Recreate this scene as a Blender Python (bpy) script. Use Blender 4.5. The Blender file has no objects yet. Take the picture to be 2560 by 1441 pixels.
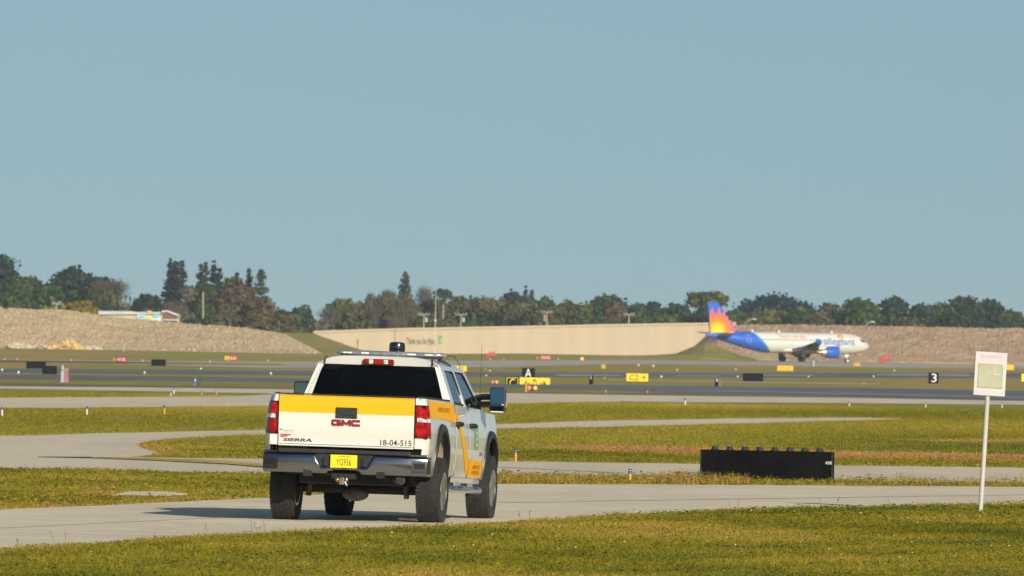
import bpy, bmesh, math, random
import numpy as np
from mathutils import Vector, Matrix, noise
from math import radians, sin, cos, pi, sqrt, atan2
random.seed(7)
rng = np.random.default_rng(7)
scene = bpy.context.scene
COL = scene.collection

# ------------------------------------------------------------------ camera
FPX = 26000.0                      # focal length in pixels of the 2560 px wide photograph
CX, CY = 1280.0, 720.5
ROLL = 0.018
HZ = 864.0                         # row of the horizon at the centre column
H = 2.23                           # eye height
PITCH = math.atan((HZ - CY) / FPX)
_F = Vector((0, cos(PITCH), sin(PITCH)))
_R0 = Vector((1, 0, 0))
_U0 = Vector((0, -sin(PITCH), cos(PITCH)))
_R = _R0 * cos(ROLL) + _U0 * sin(ROLL)
_U = _U0 * cos(ROLL) - _R0 * sin(ROLL)
EYE = Vector((0, 0, H))
cam_data = bpy.data.cameras.new("camera")
cam_data.sensor_width = 36.0
cam_data.lens = 36.0 * FPX / 2560.0
cam_data.clip_start = 1.0
cam_data.clip_end = 30000.0
cam_data.dof.use_dof = True
cam_data.dof.focus_distance = 130.0
cam_data.dof.aperture_fstop = 14.0
cam = bpy.data.objects.new("camera", cam_data)
m = Matrix((( _R.x, _U.x, -_F.x, 0), (_R.y, _U.y, -_F.y, 0), (_R.z, _U.z, -_F.z, H), (0, 0, 0, 1)))
cam.matrix_world = m
COL.objects.link(cam)
scene.camera = cam

# ------------------------------------------------------------------ sky and sun
SUN_EL = radians(20.0)
SUN_AZ = radians(24.0)             # to the right of straight behind the camera
SUN_DIR = Vector((sin(SUN_AZ) * cos(SUN_EL), -cos(SUN_AZ) * cos(SUN_EL), sin(SUN_EL)))
world = bpy.data.worlds.new("World")
scene.world = world
world.use_nodes = True
wn = world.node_tree
wn.nodes.clear()
w_out = wn.nodes.new("ShaderNodeOutputWorld")
w_bg = wn.nodes.new("ShaderNodeBackground")
w_sky = wn.nodes.new("ShaderNodeTexSky")
w_sky.sky_type = 'NISHITA'
w_sky.sun_disc = False
w_sky.sun_elevation = SUN_EL
w_sky.sun_rotation = atan2(SUN_DIR.x, SUN_DIR.y)
w_sky.altitude = 0.0
w_sky.air_density = 1.0
w_sky.dust_density = 1.0
w_sky.ozone_density = 2.5
w_bg.inputs['Strength'].default_value = 0.078
w_hsv = wn.nodes.new("ShaderNodeHueSaturation")
w_hsv.inputs['Saturation'].default_value = 0.93
w_tc = wn.nodes.new("ShaderNodeTexCoord"); w_lift = wn.nodes.new("ShaderNodeVectorMath"); w_lift.operation = 'ADD'
w_lift.inputs[1].default_value = (0, 0, 0.095)
w_nrm = wn.nodes.new("ShaderNodeVectorMath"); w_nrm.operation = 'NORMALIZE'
wn.links.new(w_tc.outputs['Generated'], w_lift.inputs[0]); wn.links.new(w_lift.outputs[0], w_nrm.inputs[0]); wn.links.new(w_nrm.outputs[0], w_sky.inputs['Vector'])
wn.links.new(w_sky.outputs[0], w_hsv.inputs['Color'])
w_mul = wn.nodes.new("ShaderNodeVectorMath"); w_mul.operation = 'MULTIPLY'; w_mul.inputs[1].default_value = (0.94, 1.03, 1.0)
wn.links.new(w_hsv.outputs[0], w_mul.inputs[0]); wn.links.new(w_mul.outputs[0], w_bg.inputs['Color'])
wn.links.new(w_bg.outputs[0], w_out.inputs['Surface'])
sun_data = bpy.data.lights.new("sun", 'SUN')
sun_data.energy = 5.0
sun_data.angle = radians(0.53)
sun_data.color = (1.0, 0.93, 0.80)
sun = bpy.data.objects.new("sun", sun_data)
sun.rotation_euler = (-SUN_DIR).to_track_quat('-Z', 'Y').to_euler()
COL.objects.link(sun)
scene.view_settings.view_transform = 'Standard'
scene.view_settings.look = 'None'
scene.view_settings.exposure = 0.0
scene.view_settings.gamma = 1.0
scene.cycles.max_bounces = 6
scene.cycles.transparent_max_bounces = 8
# ------------------------------------------------------------------ picture <-> place
def ray(px, py):
    return (_F + _R * ((px - CX) / FPX) - _U * ((py - CY) / FPX))
def ground(px, py, z=0.0):
    d = ray(px, py)
    t = (z - H) / d.z
    return EYE + d * t
def at(px, py, dist):              # the point seen at px,py whose world y is dist
    d = ray(px, py)
    return EYE + d * (dist / d.y)
def pix(p):                        # world point -> picture position
    v = Vector(p) - EYE
    f = v.dot(_F)
    return CX + FPX * v.dot(_R) / f, CY - FPX * v.dot(_U) / f

# ------------------------------------------------------------------ objects
def tag(o, label=None, cat=None, group=None, kind=None):
    if label: o['label'] = label
    if cat: o['category'] = cat
    if group: o['group'] = group
    if kind: o['kind'] = kind
    return o
def empty(name, loc=(0, 0, 0), rot=(0, 0, 0)):
    o = bpy.data.objects.new(name, None)
    o.location = loc; o.rotation_euler = rot
    o.empty_display_size = 0.2
    COL.objects.link(o)
    return o
def copy_tree(o, parent=None):
    c = o.copy(); COL.objects.link(c); c.parent = parent
    for ch in list(o.children): copy_tree(ch, c)
    return c

class MB:
    """collects shapes; build() links them as one mesh object"""
    def __init__(s, xf=None):
        s.v = []; s.f = []; s.m = []; s.xf = xf
    def add(s, vs, fs, mi=0):
        b = len(s.v)
        s.v += [Vector(p) for p in vs]
        for f in fs:
            s.f.append([b + i for i in f]); s.m.append(mi)
    def box(s, c, size, rot=None, mi=0, taper=1.0):
        c = Vector(c); x, y, z = [a / 2 for a in size]
        vs = []
        for sx, sy, sz in ((-1,-1,-1),(1,-1,-1),(1,1,-1),(-1,1,-1),(-1,-1,1),(1,-1,1),(1,1,1),(-1,1,1)):
            t = taper if sz > 0 else 1.0
            p = Vector((sx * x * t, sy * y * t, sz * z))
            if rot is not None: p = rot @ p
            vs.append(c + p)
        s.add(vs, [(0,3,2,1),(4,5,6,7),(0,1,5,4),(1,2,6,5),(2,3,7,6),(3,0,4,7)], mi)
    def tube(s, pts, r, n=10, mi=0, cap=True, squash=None):
        pts = [Vector(p) for p in pts]
        rs = r if isinstance(r, (list, tuple)) else [r] * len(pts)
        rings = []; up = None
        for i, p in enumerate(pts):
            a = pts[max(i - 1, 0)]; b = pts[min(i + 1, len(pts) - 1)]
            d = (b - a).normalized()
            if up is None:
                up = Vector((0, 0, 1)) if abs(d.z) < 0.9 else Vector((1, 0, 0))
            u = d.cross(up).normalized(); w = u.cross(d).normalized(); up = w
            rings.append([p + (u * cos(2*pi*k/n) + w * sin(2*pi*k/n) * (squash or 1)) * rs[i] for k in range(n)])
        vs = [q for rg in rings for q in rg]; fs = []
        for i in range(len(pts) - 1):
            for k in range(n):
                k2 = (k + 1) % n
                fs.append((i*n+k, (i+1)*n+k, (i+1)*n+k2, i*n+k2))
        if cap:
            fs.append(tuple(range(n))); fs.append(tuple(reversed(range((len(pts)-1)*n, len(pts)*n))))
        s.add(vs, fs, mi)
    def lathe(s, prof, n=24, o=(0,0,0), axis='z', mi=0, mats=None):
        """prof: (radius, height) list"""
        o = Vector(o); vs = []; fs = []; base = len(s.v)
        for r, h in prof:
            for k in range(n):
                a = 2*pi*k/n
                if axis == 'z': p = Vector((r*cos(a), r*sin(a), h))
                elif axis == 'x': p = Vector((h, r*cos(a), r*sin(a)))
                else: p = Vector((r*sin(a), h, r*cos(a)))
                vs.append(o + p)
        for i in range(len(prof) - 1):
            for k in range(n):
                k2 = (k+1) % n
                s.f.append([base+i*n+k, base+i*n+k2, base+(i+1)*n+k2, base+(i+1)*n+k])
                s.m.append(mats[i] if mats else mi)
        s.v += vs
        if prof[0][0] > 1e-4: s.f.append([base+k for k in reversed(range(n))]); s.m.append(mats[0] if mats else mi)
        if prof[-1][0] > 1e-4: s.f.append([base+(len(prof)-1)*n+k for k in range(n)]); s.m.append(mats[-1] if mats else mi)
    def grid(s, fn, us, vs_, mi=0, flip=False):
        pts = [fn(u, v) for u in us for v in vs_]
        nv = len(vs_); fs = []; 
        for i in range(len(us) - 1):
            for j in range(nv - 1):
                q = (i*nv+j, (i+1)*nv+j, (i+1)*nv+j+1, i*nv+j+1)
                fs.append(tuple(reversed(q)) if flip else q)
        s.add(pts, fs, mi)
    def prism(s, poly, fn, d0, d1, mi=0, mi_side=None):
        """poly of 2-D points; fn(a,b,d)->point"""
        n = len(poly)
        vs = [fn(a, b, d0) for a, b in poly] + [fn(a, b, d1) for a, b in poly]
        base = len(s.v); s.v += [Vector(p) for p in vs]
        s.f.append([base+i for i in range(n)]); s.m.append(mi)
        s.f.append([base+n+i for i in reversed(range(n))]); s.m.append(mi if mi_side is None else mi_side)
        for i in range(n):
            j = (i+1) % n
            s.f.append([base+j, base+i, base+n+i, base+n+j]); s.m.append(mi if mi_side is None else mi_side)
    def build(s, name, mats, parent=None, smooth=None, bevel=None, fix=True, loc=None, solid=None):
        me = bpy.data.meshes.new(name)
        vs = s.v if s.xf is None else [s.xf(p) for p in s.v]
        me.from_pydata([tuple(p) for p in vs], [], s.f)
        if not isinstance(mats, (list, tuple)): mats = [mats]
        for mm in mats: me.materials.append(mm)
        me.polygons.foreach_set('material_index', s.m)
        if fix:
            bm = bmesh.new(); bm.from_mesh(me)
            bmesh.ops.remove_doubles(bm, verts=bm.verts, dist=1e-5)
            bmesh.ops.recalc_face_normals(bm, faces=bm.faces)
            bm.to_mesh(me); bm.free()
        if smooth is not None:
            me.polygons.foreach_set('use_smooth', [True] * len(me.polygons))
            me.set_sharp_from_angle(angle=radians(smooth))
        me.update()
        o = bpy.data.objects.new(name, me); COL.objects.link(o)
        o.parent = parent
        if loc is not None: o.location = loc
        if solid:
            md = o.modifiers.new('solid', 'SOLIDIFY'); md.thickness = solid; md.offset = -1
        if bevel:
            md = o.modifiers.new('bevel', 'BEVEL'); md.width = bevel; md.segments = 2
            md.limit_method = 'ANGLE'; md.angle_limit = radians(40)
        return o

_dg_done = False
def text_mesh(string, w, h, fn, thick=0.0, shear=0.0, bold=0.0, keep=False, cuts=0):
    """the letters of a string fitted in a w x h box, centre at 0, mapped through fn(u,v)->point; returns verts, faces"""
    cu = bpy.data.curves.new('letters', 'FONT')
    cu.body = string; cu.size = 1.0; cu.shear = shear; cu.offset = bold; cu.resolution_u = 3
    ob = bpy.data.objects.new('letters', cu); COL.objects.link(ob)
    dg = bpy.context.evaluated_depsgraph_get()
    me = bpy.data.meshes.new_from_object(ob.evaluated_get(dg))
    if cuts:
        bm = bmesh.new(); bm.from_mesh(me); ys = [v.co.y for v in bm.verts]; a, b = min(ys), max(ys)
        for i in range(1, cuts): bmesh.ops.bisect_plane(bm, geom=bm.verts[:] + bm.edges[:] + bm.faces[:], plane_co=(0, a + (b - a) * i / cuts, 0), plane_no=(0, 1, 0))
        bm.to_mesh(me); bm.free()
    vs = [v.co.copy() for v in me.vertices]; fs = [tuple(p.vertices) for p in me.polygons]
    bpy.data.objects.remove(ob); bpy.data.curves.remove(cu); bpy.data.meshes.remove(me)
    x0 = min(v.x for v in vs); x1 = max(v.x for v in vs); y0 = min(v.y for v in vs); y1 = max(v.y for v in vs)
    sx = w / (x1 - x0); sy = h / (y1 - y0)
    if keep: sx = sy = min(sx, sy)
    return [fn((v.x - (x0+x1)/2) * sx, (v.y - (y0+y1)/2) * sy) for v in vs], fs

# ------------------------------------------------------------------ materials
def lin(r, g, b):
    f = lambda c: (c/255/12.92 if c/255 <= 0.04045 else ((c/255+0.055)/1.055)**2.4)
    return (f(r), f(g), f(b))
_mats = {}
def mat(name, col, rough=0.6, metal=0.0, var=0.0, scale=(1,1,1), coat=0.0, bump=0.0, bscale=None, emit=0.0, spec=0.5, col2=None, detail=5.0):
    """principled with optional two-tone noise and bump"""
    if name in _mats: return _mats[name]
    mt = bpy.data.materials.new(name); mt.use_nodes = True
    nt = mt.node_tree; b = nt.nodes['Principled BSDF']
    b.inputs['Roughness'].default_value = rough
    b.inputs['Metallic'].default_value = metal
    b.inputs['Specular IOR Level'].default_value = spec
    b.inputs['Coat Weight'].default_value = coat
    b.inputs['Coat Roughness'].default_value = 0.05
    b.inputs['Base Color'].default_value = (*col, 1)
    if emit:
        b.inputs['Emission Color'].default_value = (*col, 1); b.inputs['Emission Strength'].default_value = emit
    if var or col2 or bump:
        tc = nt.nodes.new('ShaderNodeTexCoord'); mp = nt.nodes.new('ShaderNodeMapping')
        mp.inputs['Scale'].default_value = scale
        nt.links.new(tc.outputs['Object'], mp.inputs['Vector'])
        nz = nt.nodes.new('ShaderNodeTexNoise'); nz.inputs['Detail'].default_value = detail; nz.inputs['Scale'].default_value = 1.0
        nz.inputs['Roughness'].default_value = 0.6
        nt.links.new(mp.outputs[0], nz.inputs['Vector'])
        if var or col2:
            rp = nt.nodes.new('ShaderNodeValToRGB')
            lo = col2 if col2 else tuple(c * (1 - var) for c in col)
            hi = col if col2 else tuple(min(1, c * (1 + var)) for c in col)
            rp.color_ramp.elements[0].position = 0.36; rp.color_ramp.elements[1].position = 0.64
            rp.color_ramp.elements[0].color = (*lo, 1); rp.color_ramp.elements[1].color = (*hi, 1)
            nt.links.new(nz.outputs['Fac'], rp.inputs['Fac'])
            nt.links.new(rp.outputs[0], b.inputs['Base Color'])
        if bump:
            bp = nt.nodes.new('ShaderNodeBump'); bp.inputs['Strength'].default_value = bump; bp.inputs['Distance'].default_value = 0.02
            nz2 = nz
            if bscale:
                nz2 = nt.nodes.new('ShaderNodeTexNoise'); nz2.inputs['Scale'].default_value = bscale; nz2.inputs['Detail'].default_value = 4
                nt.links.new(tc.outputs['Object'], nz2.inputs['Vector'])
            nt.links.new(nz2.outputs['Fac'], bp.inputs['Height']); nt.links.new(bp.outputs[0], b.inputs['Normal'])
    _mats[name] = mt
    return mt

def ground_mat(name, cols, scales, rough=0.9, streak=None, fine=None):
    """several noises over one another, in world metres: cols = base plus one colour per noise"""
    if name in _mats: return _mats[name]
    mt = bpy.data.materials.new(name); mt.use_nodes = True
    nt = mt.node_tree; b = nt.nodes['Principled BSDF']
    b.inputs['Roughness'].default_value = rough; b.inputs['Specular IOR Level'].default_value = 0.25
    tc = nt.nodes.new('ShaderNodeTexCoord')
    cur = nt.nodes.new('ShaderNodeRGB'); cur.outputs[0].default_value = (*cols[0], 1); cur = cur.outputs[0]
    for i, (c, (sx, sy, lo, hi, amt)) in enumerate(zip(cols[1:], scales)):
        mp = nt.nodes.new('ShaderNodeMapping'); mp.inputs['Scale'].default_value = (sx, sy, 1); mp.inputs['Location'].default_value = (i*3.7, i*1.9, i*5.1)
        nt.links.new(tc.outputs['Object'], mp.inputs['Vector'])
        nz = nt.nodes.new('ShaderNodeTexNoise'); nz.inputs['Scale'].default_value = 1.0; nz.inputs['Detail'].default_value = 6; nz.inputs['Roughness'].default_value = 0.62
        nt.links.new(mp.outputs[0], nz.inputs['Vector'])
        mr = nt.nodes.new('ShaderNodeMapRange'); mr.inputs[1].default_value = lo; mr.inputs[2].default_value = hi; mr.inputs[3].default_value = 0; mr.inputs[4].default_value = amt
        nt.links.new(nz.outputs['Fac'], mr.inputs[0])
        mx = nt.nodes.new('ShaderNodeMix'); mx.data_type = 'RGBA'
        nt.links.new(mr.outputs[0], mx.inputs[0]); nt.links.new(cur, mx.inputs[6]); mx.inputs[7].default_value = (*c, 1)
        cur = mx.outputs[2]
    nt.links.new(cur, b.inputs['Base Color'])
    _mats[name] = mt
    return mt

def leaf_mat(name, ramp, rough=0.7, spec=0.2, trans=0.35):
    """per-face 'tint' attribute picks the colour along a ramp"""
    if name in _mats: return _mats[name]
    mt = bpy.data.materials.new(name); mt.use_nodes = True
    nt = mt.node_tree; b = nt.nodes['Principled BSDF']
    b.inputs['Roughness'].default_value = rough; b.inputs['Specular IOR Level'].default_value = spec
    at_ = nt.nodes.new('ShaderNodeAttribute'); at_.attribute_name = 'tint'
    rp = nt.nodes.new('ShaderNodeValToRGB')
    els = rp.color_ramp.elements
    while len(els) < len(ramp): els.new(0.5)
    for e, (p, c) in zip(els, ramp): e.position = p; e.color = (*c, 1)
    nt.links.new(at_.outputs['Fac'], rp.inputs['Fac']); nt.links.new(rp.outputs[0], b.inputs['Base Color'])
    if trans:                                     # light also comes through the leaves
        tl = nt.nodes.new('ShaderNodeBsdfTranslucent'); mx = nt.nodes.new('ShaderNodeMixShader'); mx.inputs[0].default_value = trans
        nt.links.new(rp.outputs[0], tl.inputs['Color']); nt.links.new(b.outputs[0], mx.inputs[1]); nt.links.new(tl.outputs[0], mx.inputs[2])
        nt.links.new(mx.outputs[0], nt.nodes['Material Output'].inputs['Surface'])
    _mats[name] = mt
    return mt

def np_mesh(name, V, F, tint, material, parent=None, smooth=False):
    """V (n,3), F (m,k) arrays, per-face tint"""
    me = bpy.data.meshes.new(name)
    n, (mf, k) = len(V), F.shape
    me.vertices.add(n); me.vertices.foreach_set('co', V.astype(np.float32).ravel())
    me.loops.add(mf * k); me.loops.foreach_set('vertex_index', F.astype(np.int32).ravel())
    me.polygons.add(mf)
    me.polygons.foreach_set('loop_start', np.arange(0, mf * k, k, dtype=np.int32))
    me.polygons.foreach_set('loop_total', np.full(mf, k, dtype=np.int32))
    me.update(calc_edges=True)
    a = me.attributes.new('tint', 'FLOAT', 'FACE'); a.data.foreach_set('value', tint.astype(np.float32))
    if smooth: me.polygons.foreach_set('use_smooth', np.ones(mf, dtype=bool))
    me.materials.append(material); me.validate()
    o = bpy.data.objects.new(name, me); COL.objects.link(o); o.parent = parent
    return o
# ------------------------------------------------------------------ ground, roads, runways
GRASS_G = (0.32, 0.28, 0.036); GRASS_D = (0.23, 0.225, 0.022); GRASS_Y = (0.40, 0.285, 0.06); GRASS_R = (0.30, 0.155, 0.05)
M_grass = ground_mat('turf', [GRASS_G, GRASS_D, GRASS_Y, GRASS_R],
    [(0.35, 0.030, 0.45, 0.62, 0.9), (0.13, 0.0075, 0.50, 0.66, 0.85), (0.06, 0.005, 0.60, 0.74, 0.6)])
M_fargrass = ground_mat('far_turf', [(0.36, 0.285, 0.055), GRASS_G, (0.45, 0.295, 0.095)],  # noise of dry and green turf, also painting in hummock shading
    [(0.05, 0.0035, 0.42, 0.58, 0.9), (0.022, 0.0016, 0.5, 0.62, 0.8)])
M_road = ground_mat('pale_concrete', [(0.84, 0.71, 0.50), (0.73, 0.61, 0.43), (0.88, 0.75, 0.53), (0.50, 0.435, 0.335), (0.58, 0.50, 0.385), (0.40, 0.36, 0.30)],
    [(0.35, 0.10, 0.42, 0.62, 0.9), (2.0, 0.5, 0.50, 0.66, 0.6), (0.5, 0.35, 0.62, 0.74, 0.6), (0.07, 1.3, 0.52, 0.64, 0.5), (0.03, 2.6, 0.60, 0.68, 0.35)], rough=0.85)
M_taxi = ground_mat('grey_concrete', [(0.76, 0.64, 0.46), (0.65, 0.55, 0.395), (0.81, 0.69, 0.49), (0.44, 0.385, 0.30)],
    [(0.25, 0.015, 0.45, 0.62, 0.8), (1.2, 0.09, 0.52, 0.68, 0.5), (0.5, 0.03, 0.66, 0.76, 0.4)], rough=0.85)
M_taxi_far = ground_mat('far_concrete', [(0.50, 0.435, 0.345), (0.42, 0.365, 0.29), (0.56, 0.49, 0.39)],
    [(0.03, 0.004, 0.45, 0.62, 0.8), (0.1, 0.01, 0.5, 0.66, 0.5)], rough=0.9)
M_runway = ground_mat('runway_asphalt', [(0.185, 0.19, 0.20), (0.14, 0.145, 0.155), (0.24, 0.235, 0.225)],
    [(0.05, 0.004, 0.45, 0.6, 0.8), (0.15, 0.012, 0.52, 0.68, 0.6)], rough=0.75)
M_dirt = ground_mat('brown_shoulder', [(0.24, 0.175, 0.125), (0.17, 0.13, 0.09), (0.30, 0.22, 0.155)],
    [(0.06, 0.006, 0.45, 0.6, 0.8), (0.2, 0.02, 0.52, 0.68, 0.6)])
M_fenceblur = ground_mat('fence_blur_red', [(0.42, 0.20, 0.085), (0.30, 0.195, 0.045), (0.46, 0.23, 0.10)],  # reddish blur of a near fence, made up as a turf colour
    [(0.25, 0.02, 0.45, 0.6, 0.7), (0.4, 0.05, 0.52, 0.68, 0.6)])
M_white_paint = mat('worn_white_paint', (0.36, 0.36, 0.36), 0.7, var=0.15, scale=(0.2, 0.02, 1))
M_yellow_line = mat('worn_yellow_paint', (0.80, 0.52, 0.05), 0.7, var=0.2, scale=(0.8, 0.12, 1))
M_black_line = mat('black_paint', (0.035, 0.037, 0.045), 0.7, var=0.3, scale=(0.8, 0.12, 1))

def structure(o): o['kind'] = 'structure'; return o
gm = MB()
gx = [-9000, -600, -200, -60, -20, 0, 20, 60, 200, 600, 9000]
gy = [-300, 20, 100, 150, 200, 300, 400, 600, 1000, 1600, 2200, 3000, 6000, 25000]
gm.grid(lambda u, v: (u, v, 0.0), gx, [g for g in gy if g <= 450 or g == 600])
structure(gm.build('ground', M_grass))
gm = MB(); gm.grid(lambda u, v: (u, v, 0.0), gx, [600, 1000, 1600, 2200, 3000, 6000, 25000])
structure(gm.build('far_ground', M_fargrass))

def refine(poly, step=40.0):
    out = []
    for i, a in enumerate(poly):
        b = poly[(i + 1) % len(poly)]
        n = max(1, int(abs(b[0] - a[0]) / step))
        for k in range(n): out.append((a[0] + (b[0]-a[0])*k/n, a[1] + (b[1]-a[1])*k/n))
    return out
def sheet(name, poly, material, z=0.004, jit=0.0, kind='structure'):
    """a flat sheet on the ground whose outline was measured in the photograph"""
    pts = refine(poly) if jit else poly
    vs = []
    for i, (a, b) in enumerate(pts):
        vs.append(ground(a, b + (random.uniform(-jit, jit) if jit else 0), 0.0))
    me = bpy.data.meshes.new(name)
    bm = bmesh.new()
    bv = [bm.verts.new((p.x, p.y, z)) for p in vs]
    f = bm.faces.new(bv)
    bmesh.ops.triangulate(bm, faces=[f])
    bmesh.ops.recalc_face_normals(bm, faces=bm.faces)
    for f in bm.faces:
        if f.normal.z < 0: f.normal_flip()
    bm.to_mesh(me); bm.free()
    me.materials.append(material)
    o = bpy.data.objects.new(name, me); COL.objects.link(o)
    if kind: o['kind'] = kind
    return o

RED1 = [(1360,1112),(1520,1113),(1750,1121),(2083,1128),(2560,1138),(2860,1142),(2860,1158),(2560,1154),(2083,1148),(1750,1140),(1560,1134),(1360,1122)]  # outlines of the fence blur laid on the grass
RED2 = [(2250,1101),(2560,1098),(2860,1098),(2860,1107),(2560,1107),(2320,1106)]
P_road = [(-300,1288),(0,1275),(270,1264),(450,1255),(670,1245),(950,1229),(1245,1211),(1450,1211.5),(1640,1212),(2080,1215),(2560,1218),(2860,1220),
          (2860,1260),(2560,1262),(2250,1266),(2000,1272),(1800,1279),(1500,1294),(1320,1303),(1250,1308),(900,1324),(640,1335),(390,1347),(180,1364),(0,1375),(-300,1392)]
sheet('road', P_road, M_road, jit=0.8)
P_taxi = [(-300,1097),(0,1091),(260,1084),(670,1075),(900,1070),(1240,1061),(1500,1053),(1900,1046),(2150,1045),(2260,1047.5),
          (2200,1050),(2040,1054),(1900,1058),(1500,1068),(1240,1072),(900,1082),(670,1087),(560,1090),(440,1096),(375,1104),(345,1113),(365,1124),(412,1137),(330,1143),(480,1146),(670,1148),(900,1151),(1245,1154),(1640,1159),(2560,1170),(2860,1174),
          (2860,1214),(2560,1212),(2083,1206),(1750,1196),(1440,1194),(1245,1190),(900,1189),(670,1186),(450,1182),(190,1176),(0,1172),(-300,1169)]
sheet('taxiway', P_taxi, M_taxi, jit=0.5)
P_apron = [(-300,964),(0,966),(340,969),(670,973),(950,978),(1250,983),(1560,988),(1700,990),(2120,995),(2560,1003),(2860,1008),
           (2860,1018),(2560,1013),(2120,1008),(1700,1006),(1560,1004),(1245,1010),(950,1013),(670,1016),(400,1018),(160,1021),(0,1021),(-300,1021),
           (-300,995),(0,995),(560,992),(620,989),(690,986),(670,984),(340,978),(0,972),(-300,970)]
sheet('apron', P_apron, M_taxi)
sheet('dirt_shoulder', [(-300,954),(0,958),(670,968),(1260,981),(1560,983.5),(1700,982),(2120,991),(2560,1000),(2860,1005),
      (2860,1007.6),(2560,1002.7),(2120,994.7),(1700,989.7),(1560,987.7),(1250,982.7),(950,977.7),(670,972.7),(340,968.7),(0,965.7),(-300,963.7)], M_dirt, z=0.006)
sheet('runway', [(-300,932),(0,936.5),(670,945),(1260,961),(1700,965),(2120,970),(2560,978),(2860,983),
      (2860,1004),(2560,999.3),(2120,990.3),(1700,981),(1260,970),(670,956),(0,947.5),(-300,944)], M_runway, z=0.010)
sheet('crossing_runway', [(-300,919),(0,922),(670,927),(1260,931.5),(1700,932.5),(2120,933),(2860,934.5),
      (2860,946.5),(2120,945),(1700,944),(1260,942.5),(670,938),(0,931.5),(-300,928)], M_runway, z=0.014)
sheet('far_taxiway', [(-300,897),(0,900),(300,903),(670,905),(1260,902),(1500,901),(1700,902),(2120,908),(2560,912),(2860,915),
      (2860,925),(2560,922),(2120,919),(1700,912),(1500,912),(1400,915),(1260,919),(670,921),(300,912),(0,906),(-300,904)], M_taxi_far, z=0.02)
sheet('far_grass_strip', [(-300,901),(0,903),(300,907),(500,911),(720,914.5),(700,910.5),(400,906),(200,904),(0,902),(-300,900)], M_fargrass, z=0.035)
sheet('service_road', [(1520,949),(1700,952.5),(1900,955.5),(2200,959.5),(2200,962),(1900,958.5),(1700,955.5),(1520,951.5)], M_taxi_far, z=0.01)
# painted markings
sheet('runway_marking', [(1640,976.2),(1900,980),(2100,984),(2560,993.6),(2860,1000),(2860,1001.6),(2560,995.2),(2100,985.6),(1900,981.6),(1640,977.6)], M_white_paint, z=0.02)
for q in ([(1380,937.5),(1545,938.5),(1560,942),(1400,942)], [(1900,937),(2030,938.2),(2040,940.4),(1900,939.6)],
          [(2190,937),(2300,935.8),(2420,936.5),(2428,941.5),(2300,940.5),(2190,939.5)], [(1690,940),(1790,940.5),(1800,943.2),(1690,942.8)]):
    sheet('runway_marking', q, M_white_paint, z=0.03)
YL = [(95,1143.5),(230,1145),(380,1149),(560,1157),(680,1167),(760,1176),(830,1186)]
def line_poly(cl, off, wid):
    k = lambda a: min(1.0, max(.12, (a - 60) / 420.0))           # the line swings away from us at its far end
    up = [(a, b + off * k(a) - wid * k(a) / 2) for a, b in cl]; dn = [(a, b + off * k(a) + wid * k(a) / 2) for a, b in reversed(cl)]
    return up + dn
sheet('taxiway_marking', line_poly(YL, 0.5, 9.5), M_black_line, z=0.008)
sheet('taxiway_marking', line_poly([(a, b) for a, b in YL[1:]], -1.5, 2.6), M_yellow_line, z=0.012)
sheet('taxiway_marking', line_poly([(a, b) for a, b in YL[1:]], 2.1, 2.0), M_yellow_line, z=0.012)
sheet('taxiway_marking', [(1245,1168),(1450,1178),(1560,1183.5),(1560,1184.6),(1450,1179),(1245,1169.4)], M_white_paint, z=0.008)
# orange-red blur of an out-of-focus near fence, added as strips on the turf
sheet('fence_blur_strip', [(1520,1116),(1750,1124),(2083,1128),(2560,1138),(2860,1142),(2860,1158),(2560,1154),(2083,1146),(1750,1138),(1560,1130)], M_fenceblur, z=0.003, jit=1.5)
sheet('fence_blur_strip', [(2250,1101),(2560,1098),(2860,1098),(2860,1107),(2560,1107),(2320,1106)], M_fenceblur, z=0.003, jit=1.0)
# concrete slab in the verge
sl = MB(); c4 = [ground(a, b) for a, b in ((268,1245),(320,1232.5),(415,1232.5),(470,1238),(400,1243))]
sl.prism([(p.x, p.y) for p in c4], lambda a, b, d: (a, b, d), 0.004, 0.022)
tag(sl.build('concrete_slab', M_road), 'bare pale concrete slab set in the grass verge beside the road', 'slab')
# slab joints of the road and taxiway
M_joint = mat('joint_sealant', (0.46, 0.405, 0.31), 0.9, var=0.3, scale=(1, 0.3, 1))
for (a, b), (c, d) in (((0,1322),(700,1288)), ((1245,1258),(2560,1238)), ((1245,1236),(1245.0,1236.0))):
    if a == c: continue
    sheet('road_joint', [(a, b), ((a+c)/2, (b+d)/2 - 0.3), (c, d), (c, d + 0.55), ((a+c)/2, (b+d)/2 + 0.3), (a, b + 0.55)], M_joint, z=0.008)
# ------------------------------------------------------------------ embankments, wall, far buildings
M_rubble = ground_mat('rubble_slope', [(0.50, 0.375, 0.215), (0.40, 0.295, 0.175), (0.58, 0.44, 0.25), (0.31, 0.22, 0.14)],
    [(0.05, 0.16, 0.45, 0.62, 0.8), (0.5, 0.9, 0.46, 0.62, 0.85), (0.45, 0.9, 0.56, 0.68, 0.8)])
M_rubble_r = ground_mat('scrub_slope', [(0.42, 0.29, 0.18), (0.30, 0.205, 0.14), (0.52, 0.37, 0.21), (0.44, 0.235, 0.135), (0.22, 0.15, 0.105)],
    [(0.12, 0.08, 0.45, 0.60, 0.8), (0.5, 0.4, 0.5, 0.62, 0.7), (0.06, 0.15, 0.55, 0.66, 0.6), (0.7, 0.4, 0.60, 0.70, 0.7)])
M_grassbank = ground_mat('grass_bank', [(0.27, 0.225, 0.05), (0.20, 0.18, 0.032), (0.34, 0.25, 0.075)],
    [(0.2, 0.1, 0.45, 0.60, 0.8), (0.08, 0.05, 0.5, 0.62, 0.7)])
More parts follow.
